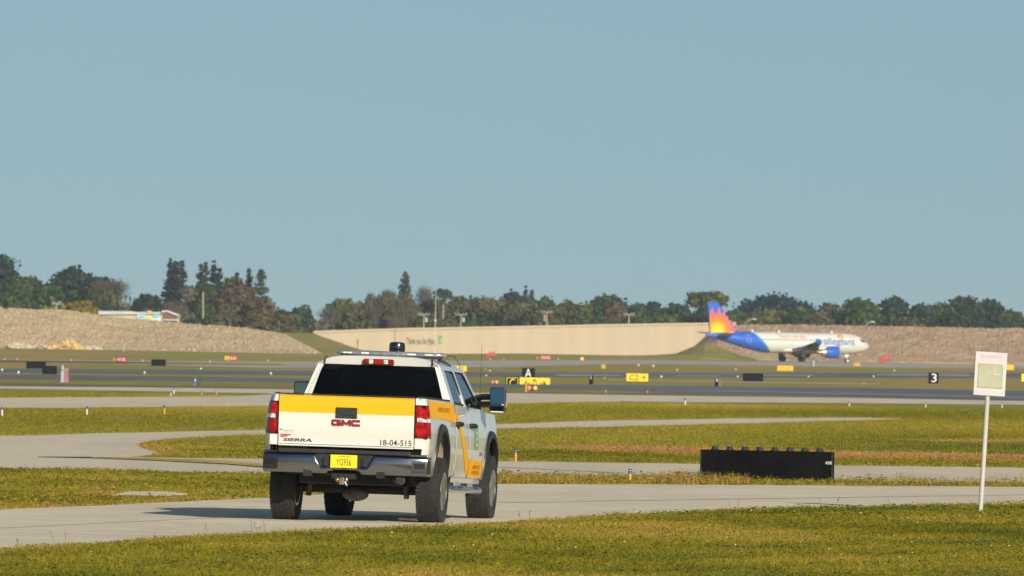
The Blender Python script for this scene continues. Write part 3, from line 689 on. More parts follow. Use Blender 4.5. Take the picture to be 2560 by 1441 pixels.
TR = [
 # name, label, px, top, half width, base, dist, kind, material, extras
 ('oak_tree', 'tallest dark oak cut by the left edge, with ragged open top', -12, 628, 66, 775, 2290, 'broad', M_dark, dict(lobes=22)),
 ('oak_tree', 'broad dark oak right of the tallest one at the left edge', 62, 690, 62, 780, 2270, 'broad', M_oak, dict(lobes=22)),
 ('oak_tree', 'wide dark green oak with two bumps behind the yellow bush', 178, 668, 78, 785, 2280, 'broad', M_dark, dict(lobes=30)),
 ('oak_tree', 'low dark oak under the wide two-bumped oak', 118, 708, 52, 785, 2255, 'broad', M_oak, dict(lobes=18)),
 ('oak_tree', 'dark oak sloping down to the grey bare trees', 248, 690, 56, 790, 2275, 'broad', M_dark, dict(lobes=18)),
 ('oak_tree', 'mid green low oak at the foot of the far left oaks', 30, 735, 56, 782, 2240, 'broad', M_oak, dict(lobes=16)),
 ('bare_tree', 'grey-brown leafless tree beside the dark oaks', 252, 696, 42, 795, 2230, 'bare', M_grey, dict(nleaf=1.3)),
 ('bare_tree', 'pale leafless tree with fine twigs against the sky', 296, 694, 38, 795, 2225, 'bare', M_grey, dict(nleaf=0.8)),
 ('bare_tree', 'brown twiggy tree above the shop roof', 262, 725, 48, 795, 2215, 'broad', M_brown, dict(nleaf=0.8)),
 ('thicket', 'tawny reedy thicket between the bare trees and the conifers', 365, 722, 52, 800, 2235, 'cane', M_cane, dict(nleaf=1.3)),
 ('thicket', 'tawny reedy thicket under the three-spired conifer', 432, 735, 46, 805, 2235, 'cane', M_cane, dict(nleaf=1.3)),
 ('bush', 'dark domed bush behind the shop roof', 368, 733, 40, 800, 2190, 'bush', M_dark, dict(lobes=14)),
 ('bush', 'dark low bush left of the domed bush', 262, 750, 42, 800, 2185, 'bush', M_dark, dict(lobes=14)),
 ('bush', 'bright yellow bush beside the utility pole', 190, 752, 40, 795, 2080, 'bush', M_yellow, dict(lobes=16, nleaf=1.3)),
 ('bush', 'small yellow bush left of the utility pole', 130, 763, 17, 785, 2075, 'bush', M_yellow, dict(lobes=8, nleaf=1.4)),
 ('bush', 'olive scrub low at the left edge', 30, 752, 36, 782, 2110, 'bush', M_brown, dict(lobes=12)),
 ('conifer', 'left spire of the dark three-spired conifer cluster', 423, 649, 17, 790, 2300, 'conifer', M_pine, dict(nleaf=1.3)),
 ('conifer', 'middle spire of the dark three-spired conifer cluster', 437, 650, 24, 790, 2295, 'conifer', M_pine, dict(nleaf=1.2)),
 ('conifer', 'right spire of the dark three-spired conifer cluster', 453, 650, 18, 790, 2300, 'conifer', M_pine, dict(nleaf=1.3)),
 ('conifer', 'leftmost spire of the four-spired conifer group', 499, 662, 15, 790, 2320, 'conifer', M_pine, {}),
 ('conifer', 'second spire of the four-spired conifer group', 512, 655, 17, 790, 2315, 'conifer', M_palepine, {}),
 ('conifer', 'third and tallest spire of the four-spired conifer group', 533, 655, 19, 790, 2325, 'conifer', M_pine, dict(nleaf=1.2)),
 ('conifer', 'rightmost spire of the four-spired conifer group', 548, 668, 14, 790, 2320, 'conifer', M_pine, {}),
 ('conifer', 'short conifer poking over the rust-brown tree', 590, 681, 17, 790, 2330, 'conifer', M_dark, {}),
 ('conifer', 'slim dark conifer right of the short one', 620, 668, 13, 790, 2325, 'conifer', M_pine, dict(nleaf=1.2)),
 ('conifer', 'pale grey-green conifer at the right end of the conifers', 651, 670, 25, 790, 2320, 'conifer', M_palepine, {}),
 ('oak_tree', 'green round tree below the short conifer', 577, 692, 22, 790, 2300, 'broad', M_oak, dict(lobes=10)),
 ('oak_tree', 'green tree filling the gap under the four-spired conifers', 520, 715, 42, 795, 2270, 'broad', M_oak, dict(lobes=14)),
 ('bare_tree', 'small grey-green tree between the two conifer groups', 470, 715, 20, 795, 2280, 'broad', M_grey, dict(nleaf=.8)),
 ('palm_tree', 'slim palm with pale trunk in front of the conifers', 506, 704, 20, 790, 2180, 'palm', M_palm, dict(cat='palm')),
 ('oak_tree', 'large rust-brown domed tree in front of the conifers', 592, 706, 66, 812, 2240, 'broad', M_rust, dict(lobes=34)),
 ('oak_tree', 'rust-brown tree sloping down right of the large domed one', 650, 745, 56, 820, 2230, 'broad', M_rust, dict(lobes=20)),
 ('bush', 'olive-brown shrubs along the foot of the rust-brown tree', 560, 770, 60, 815, 2150, 'bush', M_brown, dict(lobes=22)),
 ('bush', 'dark low hedge right of the shop building', 490, 793, 46, 818, 2090, 'bush', M_dark, dict(lobes=16)),
 ('bush', 'grey-brown shrubs below the rust slope by the grassy bank', 640, 780, 60, 825, 2140, 'bush', M_brown, dict(lobes=22)),
 ('bush', 'grey scrub over the left end of the tan wall', 715, 788, 48, 835, 2170, 'bush', M_brown, dict(lobes=18)),
 ('oak_tree', 'small dark green tree in the dip left of the grey trees', 752, 765, 36, 830, 2330, 'broad', M_dark, dict(lobes=14)),
 ('bush', 'dark green shrub above the left end of the tan wall', 735, 795, 40, 835, 2310, 'bush', M_oak, dict(lobes=14)),
 ('bush', 'reddish scrub just above the end of the tan wall', 800, 800, 40, 830, 2300, 'bush', M_grey, dict(lobes=14)),
 ('bare_tree', 'pale grey leafless tree above the left end of the wall', 822, 762, 40, 830, 2340, 'bare', M_grey, dict(nleaf=1.4)),
 ('oak_tree', 'olive tree rising left of the tall canes', 850, 745, 46, 830, 2380, 'broad', M_olive, dict(lobes=16)),
 ('oak_tree', 'brown-olive rounded tree in front of the tall canes', 890, 770, 52, 830, 2330, 'broad', M_brown, dict(lobes=22)),
 ('bamboo', 'left sheaf of the tall brown cane clump', 925, 716, 42, 830, 2370, 'cane', M_cane, dict(nleaf=2.2, cat='cane clump')),
 ('bamboo', 'tallest sheaf of the brown cane clump', 968, 706, 46, 828, 2350, 'cane', M_cane, dict(nleaf=2.6, cat='cane clump')),
 ('bamboo', 'right sheaf of the brown cane clump below the lone conifer', 1012, 722, 40, 828, 2345, 'cane', M_cane, dict(nleaf=2.2, cat='cane clump')),
 ('conifer', 'lone broad conifer standing over the brown canes', 1012, 680, 23, 800, 2450, 'conifer', M_palepine, dict(nleaf=1.5)),
 ('bare_tree', 'grey leafless round tree between the conifer and the palm', 1060, 712, 22, 815, 2440, 'bare', M_grey, dict(nleaf=1.6)),
 ('palm_tree', 'fan palm with tall trunk rising beside the radio mast', 1106, 716, 23, 815, 2400, 'palm', M_palm, dict(cat='palm')),
 ('oak_tree', 'brown tree under the fan palm', 1080, 742, 44, 825, 2410, 'broad', M_brown, dict(lobes=18)),
 ('bush', 'green shrubs over the wall left of the radio mast', 1060, 790, 52, 828, 2330, 'bush', M_oak, dict(lobes=18)),
 ('oak_tree', 'brown rounded tree right of the fan palm', 1150, 738, 48, 825, 2420, 'broad', M_brown, dict(lobes=20)),
 ('bush', 'green shrub over the wall right of the radio mast', 1120, 795, 46, 827, 2325, 'bush', M_olive, dict(lobes=16)),
 ('oak_tree', 'brown tree in the middle of the long brown row', 1215, 742, 50, 825, 2410, 'broad', M_brown, dict(lobes=20)),
 ('bush', 'green shrubs over the wall at the middle of the brown row', 1195, 785, 48, 825, 2330, 'bush', M_oak, dict(lobes=16)),
 ('oak_tree', 'teal dark tree just left of the twin-tipped conifer', 1282, 730, 22, 815, 2480, 'broad', M_teal, dict(lobes=10)),
 ('conifer', 'left tip of the twin-tipped conifer', 1313, 719, 13, 815, 2460, 'conifer', M_palepine, dict(nleaf=1.3)),
 ('conifer', 'right tip of the twin-tipped conifer', 1328, 722, 14, 815, 2465, 'conifer', M_palepine, dict(nleaf=1.3)),
 ('oak_tree', 'brown tree below the twin-tipped conifer', 1285, 752, 52, 825, 2400, 'broad', M_brown, dict(lobes=20)),
 ('oak_tree', 'small round dark tree right of the twin-tipped conifer', 1362, 742, 20, 820, 2450, 'broad', M_oak, dict(lobes=9)),
 ('oak_tree', 'brown tree sloping between the conifer and the green oaks', 1350, 758, 46, 825, 2390, 'broad', M_brown, dict(lobes=18)),
 ('oak_tree', 'grey-brown tree at the left shoulder of the wide green oak', 1418, 752, 44, 822, 2420, 'broad', M_brown, dict(lobes=16)),
 ('oak_tree', 'widest green oak with flat top above the wall', 1520, 738, 82, 820, 2430, 'broad', M_oak, dict(lobes=36)),
 ('oak_tree', 'bright green rounded tree in front of the widest oak', 1455, 758, 46, 822, 2370, 'broad', M_olive, dict(lobes=18)),
 ('oak_tree', 'rusty crown showing in front of the widest oak', 1535, 757, 40, 820, 2375, 'broad', M_rust, dict(lobes=14)),
 ('oak_tree', 'dark green oak right of the widest one', 1595, 757, 48, 820, 2420, 'broad', M_dark, dict(lobes=18)),
 ('bush', 'green shrubs along the wall below the widest oak', 1490, 782, 62, 820, 2330, 'bush', M_oak, dict(lobes=22)),
 ('bush', 'green shrubs along the wall below the dark oak', 1590, 780, 52, 818, 2330, 'bush', M_oak, dict(lobes=18)),
 ('oak_tree', 'small teal round treetop by the gap in the treeline', 1632, 753, 12, 815, 2480, 'broad', M_teal, dict(lobes=7)),
 ('oak_tree', 'dark green tree left of the umbrella-topped tree', 1690, 757, 46, 818, 2420, 'broad', M_dark, dict(lobes=18)),
 ('bush', 'olive shrubs at the right end of the tan wall', 1662, 785, 50, 818, 2340, 'bush', M_olive, dict(lobes=16)),
 ('umbrella_tree', 'tall umbrella-topped tree behind the aircraft tail', 1765, 728, 52, 778, 2440, 'broad', M_olive, dict(lobes=22, shape='flat')),
 ('oak_tree', 'dark tree under the umbrella-topped tree', 1770, 764, 52, 815, 2410, 'broad', M_dark, dict(lobes=18)),
 ('oak_tree', 'grey-green tree right of the aircraft tail', 1840, 775, 44, 815, 2400, 'broad', M_oak, dict(lobes=16)),
 ('oak_tree', 'huge dark teal tree with a broad smooth dome', 1938, 735, 104, 800, 2620, 'broad', M_teal, dict(lobes=44)),
 ('oak_tree', 'olive tree below the dark teal dome', 1935, 766, 56, 815, 2420, 'broad', M_olive, dict(lobes=20)),
 ('oak_tree', 'brown-green tree below the left slope of the teal dome', 1880, 782, 48, 815, 2400, 'broad', M_brown, dict(lobes=18)),
 ('oak_tree', 'green tree below the right slope of the teal dome', 2010, 770, 52, 815, 2410, 'broad', M_oak, dict(lobes=18)),
 ('oak_tree', 'green tree above the aircraft nose with a tip leaning right', 2108, 745, 44, 815, 2420, 'broad', M_oak, dict(lobes=20, lean=3.0)),
 ('oak_tree', 'brown-tinged tree left of the right-leaning tree', 2070, 757, 36, 815, 2430, 'broad', M_brown, dict(lobes=14)),
 ('oak_tree', 'mid green tree above the aircraft nose', 2165, 752, 46, 815, 2410, 'broad', M_oak, dict(lobes=18)),
 ('oak_tree', 'dark grey-green tree with a round head right of the aircraft', 2232, 742, 48, 818, 2420, 'broad', M_dark, dict(lobes=20)),
 ('oak_tree', 'low dark tree in the dip right of the round-headed tree', 2300, 760, 44, 818, 2420, 'broad', M_dark, dict(lobes=16)),
 ('oak_tree', 'tallest dark tree of the right end, above the warning sign', 2412, 740, 66, 820, 2430, 'broad', M_dark, dict(lobes=32)),
 ('oak_tree', 'dark tree on the left shoulder of the tallest right-hand one', 2350, 756, 42, 820, 2425, 'broad', M_oak, dict(lobes=16)),
 ('oak_tree', 'dark tree right of the tallest one above the warning sign', 2475, 748, 40, 822, 2435, 'broad', M_dark, dict(lobes=16)),
 ('oak_tree', 'low dark green tree near the right edge', 2525, 775, 46, 825, 2430, 'broad', M_oak, dict(lobes=16)),
 ('oak_tree', 'low dark tree cut by the right edge', 2590, 785, 46, 828, 2430, 'broad', M_dark, dict(lobes=16)),
 ('bush', 'brownish shrubs above the scrub slope left of the nose', 2050, 785, 56, 816, 2300, 'bush', M_brown, dict(lobes=18)),
 ('bush', 'dark green shrubs above the scrub slope beyond the nose', 2160, 780, 60, 817, 2300, 'bush', M_oak, dict(lobes=20)),
 ('bush', 'grey-brown shrubs above the slope mid-way to the right edge', 2270, 790, 56, 819, 2300, 'bush', M_brown, dict(lobes=18)),
 ('bush', 'dark shrubs above the slope left of the warning sign', 2380, 785, 60, 822, 2300, 'bush', M_dark, dict(lobes=20)),
 ('bush', 'dark shrubs above the slope right of the warning sign', 2500, 795, 60, 825, 2300, 'bush', M_dark, dict(lobes=20)),
 ('oak_tree', 'olive-green tree filling the dip right of the brown row', 1395, 764, 52, 822, 2400, 'broad', M_olive, dict(lobes=22)),
 ('oak_tree', 'green tree behind the gap between the two dark oaks', 1650, 768, 56, 818, 2440, 'broad', M_oak, dict(lobes=24)),
 ('oak_tree', 'olive tree behind the brown row right of the radio mast', 1185, 746, 62, 824, 2450, 'broad', M_olive, dict(lobes=26)),
 ('oak_tree', 'olive tree behind the brown row left of the twin-tipped conifer', 1250, 748, 58, 824, 2455, 'broad', M_olive, dict(lobes=24)),
 ('oak_tree', 'dark green tree behind the grey scrub at the wall end', 700, 775, 50, 830, 2320, 'broad', M_dark, dict(lobes=22)),
 ('oak_tree', 'green tree linking the low trees above the warning board', 2320, 768, 66, 820, 2450, 'broad', M_oak, dict(lobes=28)),
 ('bush', 'large golden bush in front of the far left oaks', 212, 756, 34, 795, 2060, 'bush', M_yellow, dict(lobes=16, nleaf=1.4)),
 ('bush', 'brown shrubs behind the aircraft tail above the slope', 1850, 792, 60, 815, 2310, 'bush', M_brown, dict(lobes=18)),
]
for nm, lb, px, top, hw, base, dist, kind, mt_, ex in TR:
    ex = dict(ex); cat = ex.pop('cat', 'bush' if kind == 'bush' else ('thicket' if kind == 'cane' else 'tree'))
    tree(nm, lb, px, top, hw, base, dist, kind, mt_, cat=cat, **ex)
# ------------------------------------------------------------------ poles, masts, windsocks
M_pole = mat('weathered_pole', (0.36, 0.32, 0.26), 0.8, var=0.15, scale=(2, 2, .3))
M_insul = mat('white_insulator', (0.44, 0.44, 0.41), 0.5)
def utility_pole(px, top, base, dist, label, arm=16, drop=4, kit=True):
    c = at(px, base, dist); zt = at(px, top, dist).z; s = dist / FPX
    root = tag(empty('utility_pole', (c.x, dist, 0)), label, 'pole', 'utility poles beyond the wall')
    mb = MB(); mb.tube([(0, 0, -.3), (0, 0, zt)], [.20, .13], 8); mb.build('pole', M_pole, root, smooth=60)
    mb = MB(); mb.box((0, -.2, zt - drop * s), (arm * 2 * s, .12, .13)); mb.build('crossarm', M_pole, root)
    for k in (-.95, -.45, .45, .95):
        mb = MB(); mb.lathe([(.04, 0), (.10, .08), (.10, .36), (.05, .45)], 8, (k * arm * s, -.2, zt - drop * s + .08))
        mb.build('insulator', M_insul, root, smooth=50)
    if kit:
        mb = MB(); mb.lathe([(.05, 0), (.3, .05), (.3, 1.0), (.1, 1.1)], 10, (.55, -.3, zt - 22 * s)); mb.build('transformer', M_insul, root, smooth=50)
    return root
utility_pole(141, 757, 782, 2050, 'utility pole with crossarms between the two yellow bushes', arm=11, kit=False)
utility_pole(1059, 784, 826, 2300, 'utility pole just left of the thin radio mast', arm=14)
utility_pole(1152, 784, 824, 2300, 'utility pole right of the thin radio mast', arm=14)
utility_pole(1366, 778, 818, 2300, 'utility pole with an orange marker below its arm', arm=13, kit=False)
utility_pole(1572, 784, 816, 2300, 'utility pole below the dark oak at the right part of the wall', arm=13, kit=False)
mb = MB(); p = at(1361, 796, 2298); mb.lathe([(.05, -.8), (.28, -.4), (.25, .5), (.1, .8)], 8, (p.x, p.y, p.z))
for v_ in mb.v: v_.z += 0
o = tag(mb.build('orange_marker', mat('orange_marker', (0.42, 0.25, 0.14), 0.8), smooth=40), 'blurred orange marker hanging on a utility pole above the wall', 'marker')
# thin radio mast
c = ground(1087, 893); c = at(1087, 884, 2240); zt = at(1087.5, 724, 2240).z
mast = tag(empty('radio_mast', (c.x, 2240, 0)), 'tall thin pale radio mast in front of the tan wall', 'mast')
mb = MB(); mb.tube([(0, 0, -.2), (0, 0, zt * .55), (0, 0, zt)], [.10, .085, .05], 6); mb.build('pole', mat('pale_mast', (0.62, 0.58, 0.50), 0.6), mast)
mb = MB(); mb.box((0, -.1, zt * .52), (.5, .3, .5)); mb.build('junction_box', M_insul, mast)
# stub post against the wall
c = at(893.5, 880, 2050)
pst = tag(empty('marker_post', (c.x, 2050, 0)), 'dark stub post with box head left of the greeting on the wall', 'post')
mb = MB(); mb.tube([(0, 0, -.2), (0, 0, c.z + 2.0)], .09, 6); mb.build('post', M_bark, pst)
mb = MB(); mb.box((0, 0, at(893.5, 854, 2050).z), (.25, .25, .9)); mb.build('head', M_bark, pst)
c = ground(309.5, 879.5); s = c.y / FPX
mb = MB(); mb.lathe([(.10, -.1), (.10, 14 * s), (.04, 14.6 * s)], 8)
o = tag(mb.build('marker_post', M_insul, smooth=50, loc=(c.x, c.y, 0)), 'slim white marker post at the foot of the rubble slope', 'post')
# street lamps over the right slope
for px, py, lx, ly, lb in ((1862, 812, 1886, 798, 'pale street lamp arm above the aircraft cabin roof'), (2164, 814, 2182, 805, 'pale street lamp arm above the aircraft nose')):
    a = at(px, py, 2280); b = at(lx, ly, 2280)
    r_ = tag(empty('street_lamp', (a.x, 2280, 0)), lb, 'lamp', 'street lamps behind the scrub slope')
    mb = MB(); mb.tube([(0, 0, -.2), (0, 0, a.z)], .12, 6); mb.tube([(0, 0, a.z), ((b.x-a.x)*.4, 0, a.z + (b.z-a.z)*.75), (b.x-a.x, 0, b.z)], .09, 6); mb.build('pole', M_insul, r_, smooth=60)
    mb = MB(); mb.box((b.x-a.x, 0, b.z), (1.1, .4, .25), taper=.7); mb.build('lamp_head', M_insul, r_)
# windsocks
M_sock = mat('red_windsock', (0.60, 0.085, 0.055), 0.8, var=0.15, scale=(1, 1, 1))
def windsock(x0, y0, x1, y1, base, dist, label):
    a = at(x1, y0, dist); b = at(x0, y1, dist); c = at(x1, base, dist)
    r_ = tag(empty('windsock', (a.x, dist, 0)), label, 'windsock', 'red windsocks by the runway')
    mb = MB(); mb.tube([(0, .1, -.1), (0, .1, a.z + 1.0)], .035, 6); mb.build('pole', mat('grey_mast', (0.30, 0.29, 0.27), .6), r_)
    dx, dz = b.x - a.x, b.z - a.z
    mb = MB(); mb.tube([(0, 0, a.z - .45), (dx*.25, 0, a.z - .42), (dx*.5, -.1, a.z - .5), (dx*.72, -.1, a.z + dz*.62), (dx, 0, a.z + dz)], [.46, .44, .40, .33, .24], 12, cap=False, squash=1.0); mb.build('sock', M_sock, r_, smooth=60)
windsock(1210, 881, 1237, 899, 904, 1850, 'red drooping windsock in front of the tan wall')
windsock(2198, 890, 2226, 907, 914, 1900, 'red drooping windsock in front of the scrub slope beyond the aircraft nose')

# ------------------------------------------------------------------ guidance signs
M_blk = mat('black_sign_back', (0.008, 0.010, 0.014), 0.6, var=0.3, scale=(3, 3, 3), spec=.12)
M_yel = mat('sign_yellow_face', (0.74, 0.55, 0.02), 0.45)
M_red = mat('sign_red_face', (0.36, 0.025, 0.05), 0.5)
M_wht = mat('sign_white', (0.75, 0.75, 0.73), 0.5)
M_leg = mat('sign_leg', (0.10, 0.10, 0.10), 0.6)
M_dkface = mat('sign_black_face', (0.010, 0.016, 0.015), 0.6, spec=.12)
M_cabgrey = mat('sign_cabinet_grey', (0.36, 0.36, 0.37), 0.5)
SIGNG = 'airfield guidance signs'
def sign(name, x0, y0, x1, y1, label, faces, gap=2.0, cat='sign', back=None, depth=0.3, yaw=0.0, lamps=False, sink_px=0.0):
    """a sign box measured in the photograph; faces: (f0, f1, face material, text material, string or shape, border)"""
    xc = (x0 + x1) / 2
    g = ground(xc, y1 + gap); s = g.y / FPX; sink = sink_px * s
    root = tag(empty(name, (g.x, g.y, -sink), (0, 0, yaw)), label, cat, SIGNG)
    w = (x1 - x0) * s; h = (y1 - y0) * s + sink; zb = gap * s
    mb = MB(); mb.box((0, depth / 2, zb + h / 2), (w, depth, h)); mb.build('cabinet', back or M_blk, root, bevel=min(.03, h*.05))
    if gap > 0.5:
        for k in (-.38, .38):
            mb = MB(); mb.tube([(k * w, depth/2, -.1), (k * w, depth/2, zb + .02)], .03, 6); mb.build('leg', M_leg, root)
    e = 0.012 + g.y * 6e-6
    for f0, f1, mf, mtx, what, border in faces:
        a = -w/2 + f0 * w; b = -w/2 + f1 * w; m_ = h * .045
        mb = MB(); mb.box(((a+b)/2, -e/2, zb + h/2), (b - a - m_*.6, e, h - 2*m_)); pn = mb.build('face_panel', mf, root)
        if border:
            mb = MB(); t = h * .045; zz0, zz1 = zb + m_*2.2, zb + h - m_*2.2; a2, b2 = a + m_*2, b - m_*2
            for q in (((a2+b2)/2, zz0, b2-a2, t), ((a2+b2)/2, zz1, b2-a2, t)): mb.box((q[0], -e*1.6, q[1]), (q[2], e*.6, q[3]))
            for q in ((a2 + t/2, b2), (b2 - t/2, b2)): mb.box((q[0], -e*1.6, (zz0+zz1)/2), (t, e*.6, zz1 - zz0 - t))
            mb.build('border', mtx, pn)
        if what:
            mb = MB()
            for item in what:
                st, u0, u1, v0, v1 = item[:5]
                uc = a + (b-a)*(u0+u1)/2; vc = zb + h*(v0+v1)/2; ww = (b-a)*(u1-u0); hh = h*(v1-v0)
                if st in ('>', '<'):
                    k = 1 if st == '>' else -1
                    arrow = [(-.5, -.07), (.22, -.07), (.0, -.5), (.17, -.5), (.5, 0), (.17, .5), (.0, .5), (.22, .07), (-.5, .07)]
                    mb.prism([(k*p_*ww, q_*hh) for p_, q_ in arrow], lambda p_, q_, d: (uc + p_, d, vc + q_), -e*1.9, -e*1.3)
                else:
                    v, f = text_mesh(st, ww, hh, lambda p_, q_: Vector((uc + p_, -e*1.8, vc + q_)), bold=0.0); mb.add(v, f)
            mb.build('lettering', mtx, pn, fix=False)
    if lamps:
        for k in lamps:
            mb = MB(); mb.lathe([(h*.10, 0), (h*.105, .02), (h*.085, h*.12), (h*.055, h*.15)], 14, (k*w - w/2, depth/2, zb + h)); mb.build('lamp_housing', M_lamphouse, root, smooth=40)
    return root
M_lamphouse = mat('lamp_housing_grey', (0.030, 0.034, 0.038), 0.6, spec=.2)
sign('guidance_sign', 65, 904, 114, 921.5, 'larger black sign back at the far left, partly behind another', [], 1.5)
sign('guidance_sign', 105, 915, 141.5, 936, 'smaller black sign back overlapping the larger one at the far left', [], 1.5)
sign('guidance_sign', 280, 891, 316.5, 906.5, 'dark red runway sign with yellow A panel, half way to the truck at left',
     [(0, .28, M_dkface, M_yel, [('A', .25, .8, .2, .8)], True), (.28, 1, M_red, M_wht, [('14-32', .12, .88, .25, .75)], False)], 1.5)
sign('guidance_sign', 378, 899, 414.5, 915, 'black sign back just right of the dark red runway sign', [], 1.5)
sign('guidance_sign', 561, 889.5, 592, 902, 'small bright red ILS sign with a yellow A panel left of the truck',
     [(0, .42, M_yel, M_dkface, [('A', .25, .75, .2, .8)], True), (.42, 1, mat('sign_bright_red', (0.55, .04, .04), .5), M_wht, [('ILS', .15, .85, .25, .75)], False)], 1.0)
sign('guidance_sign', 1337, 888.5, 1377.5, 900, 'pale red runway sign with yellow-edged A panel in front of the tan wall',
     [(0, .33, M_dkface, M_yel, [('A', .25, .75, .2, .8)], True), (.33, 1, mat('sign_faded_red', (0.42, .07, .09), .5), M_wht, [('14-32', .12, .88, .25, .75)], False)], 1.0)
sign('guidance_sign', 1304.5, 920.5, 1337, 948, 'square black sign with a big white A behind the long yellow sign',
     [(0, 1, M_dkface, M_wht, [('A', .24, .74, .12, .94)], False)], 1.0)
sign('guidance_sign', 1263, 942.5, 1375.5, 961.5, 'long yellow taxi sign with black C panel and two arrows',
     [(0, .315, M_dkface, M_yel, [('C', .3, .68, .12, .84)], True), (.315, 1, M_yel, M_dkface, [('<', .16, .36, .3, .7), ('D', .44, .56, .10, .82), ('>', .66, .86, .3, .7)], False)], 0.0, sink_px=14.0)
sign('guidance_sign', 1565.5, 933, 1620.5, 955, 'bright yellow sign reading C2 with an arrow to the right',
     [(0, 1, M_yel, mat('sign_olive_print', (.10, .08, .01), .6), [('C2', .14, .56, .18, .82), ('>', .64, .88, .28, .72)], False)], 2.0)
sign('guidance_sign', 1943, 914, 1983, 928.5, 'orange-yellow sign with faint characters below the aircraft wheels',
     [(0, 1, mat('sign_amber_face', (0.75, .43, .01), .5), mat('faint_sign_letters', (0.42, .22, .01), .6), [('C 23', .2, .8, .2, .7)], False)], 1.0)
sign('guidance_sign', 1130, 914, 1167, 930, 'yellow sign half hidden behind the truck roof',
     [(0, 1, M_yel, M_dkface, [('C', .1, .35, .22, .78), ('D', .55, .78, .22, .78)], False)], 1.5)
sign('guidance_sign', 2508, 911, 2535, 926, 'blurred amber sign peeping out right of the warning board', [(0, 1, _mats['sign_amber_face'], None, None, False)], 1.0)
sign('guidance_sign', 2553, 934, 2600, 956, 'yellow sign cut by the right edge', [(0, 1, M_yel, None, None, False)], 1.5)
sign('guidance_sign', 2321, 932, 2346.5, 959, 'black distance board with a big white 3', [(0, 1, M_dkface, M_wht, [('3', .3, .8, .12, .9)], False)], 0.6)
sign('guidance_sign', 1857, 934, 1908, 953.5, 'wide black sign back in front of the far runway', [], 1.5)
sign('guidance_sign', 2133.5, 907, 2150.5, 916.5, 'small amber box just beyond the aircraft nose wheel', [(0, 1, mat('amber_box', (0.50, .30, .02), .5), None, None, False)], 1.0)
sign('guidance_sign', 1503, 911, 1514, 922.5, 'small dull yellow box in the grass before the tan wall', [(0, 1, mat('dull_yellow_box', (0.45, .31, .05), .5), None, None, False)], 0.8, depth=.5)
def edge_on(x0, y0, x1, y1, label, split, m0, m1, cap=None):
    g = ground((x0+x1)/2, y1); s = g.y / FPX
    r_ = tag(empty('distance_board', (g.x, g.y, 0)), label, 'sign', SIGNG)
    w = (x1-x0)*s; h = (y1-y0)*s; ws = w * split
    mb = MB(); mb.box((-w/2 + ws/2, .1, h*.45), (ws, .35, h*.9)); mb.build('end_panel', m0, r_, bevel=.02)
    mb = MB(); mb.box((-w/2 + ws + (w-ws)/2 + .003, .5, h/2), (w - ws, 1.0, h)); mb.build('face_panel', m1, r_, bevel=.02)
    if cap:
        mb = MB(); mb.lathe([(w*.16, 0), (w*.17, h*.05), (w*.12, h*.30), (w*.02, h*.36)], 10, (-w/2 + ws*.55, -.12, h*.55 if cap == 'mid' else h*.88)); mb.build('lamp', M_insul, r_, smooth=50)
    return r_
edge_on(151.5, 921, 171, 957, 'tall grey and maroon distance board turned edge-on at the left', .42, M_cabgrey, mat('maroon_panel', (0.24, .07, .09), .7, col2=(0.36, .22, .23), scale=(2, 2, 2)), 'top')
edge_on(482.5, 945, 499, 966, 'slim dark board with a white lamp left of the truck', .55, mat('slate_panel', (0.10, .12, .14), .6), mat('dark_slate_panel', (0.05, .06, .07), .6), 'mid')
edge_on(1473, 938, 1482.5, 961.5, 'slim black board with a white mark left of the C2 sign', .7, M_blk, M_dkface, 'mid')
edge_on(1787, 945, 1803, 967, 'slim black board with a white mark right of the C2 sign', .5, M_blk, mat('grey_green_panel', (0.11, .125, .12), .6), 'mid')
edge_on(2027, 902, 2036, 917, 'small dark blurred board under the aircraft engine', .5, M_leg, M_cabgrey)

# big black sign back beside the road, with its lamp housings
x0, y0, x1, y1 = 1749, 1126, 2082, 1203
g = ground(1915, 1204.5); s = g.y / FPX; w = (x1-x0)*s; h = (y1-y0)*s
bs = tag(empty('sign_back', (g.x, g.y, 0), (0, 0, radians(-7.0))), 'big black sign box numbered 438 with eight lamp housings beside the road', 'sign')
w2_ = w / cos(radians(7.0)) * .995
M_black438 = mat('black_metal_sheet', (0.006, 0.006, 0.007), 0.85, var=0.35, scale=(2, 2, 1.2), spec=.05)
mb = MB(); mb.box((0, .14, h/2), (w2_, .28, h)); cab438 = mb.build('cabinet', M_black438, bs, bevel=.008)
for k in (-.5, .5):
    mb = MB(); xk = k * w2_; mb.box((min(max(xk, -w2_/2 + .012), w2_/2 - .012), -.004, h/2), (.02, .010, h * .985)); mb.build('seam_strip', mat('black_trim', (0.018, .018, .02), .45), bs)
for i in range(8):
    u = (1785 + i * 37.3 - 1915.5) * s / cos(radians(7.0))
    mb = MB(); mb.lathe([(.074, -.01), (.072, .014), (.056, .022), (.050, .060), (.042, .064), (.0, .064)], 16, (u, .13, h - .002)); mb.build('lamp_housing', M_lamphouse, bs, smooth=40)
mb = MB(); mb.box((w2_/2 - .075, -.004, h*.645), (.125, .006, .062)); lab = mb.build('number_label', mat('black_label', (0.01, .01, .011), .5), bs)
mb = MB(); v, f = text_mesh('438', .105, .05, lambda a, b: Vector((w2_/2 - .073 + a, -.010, h*.645 + b)), bold=.0); mb.add(v, f); mb.build('number', M_wht, lab, fix=False)
for k in (-.45, .0, .45):
    mb = MB(); mb.box((k*w2_, .14, -.03), (.05, .05, .08)); mb.build('leg', M_leg, bs)

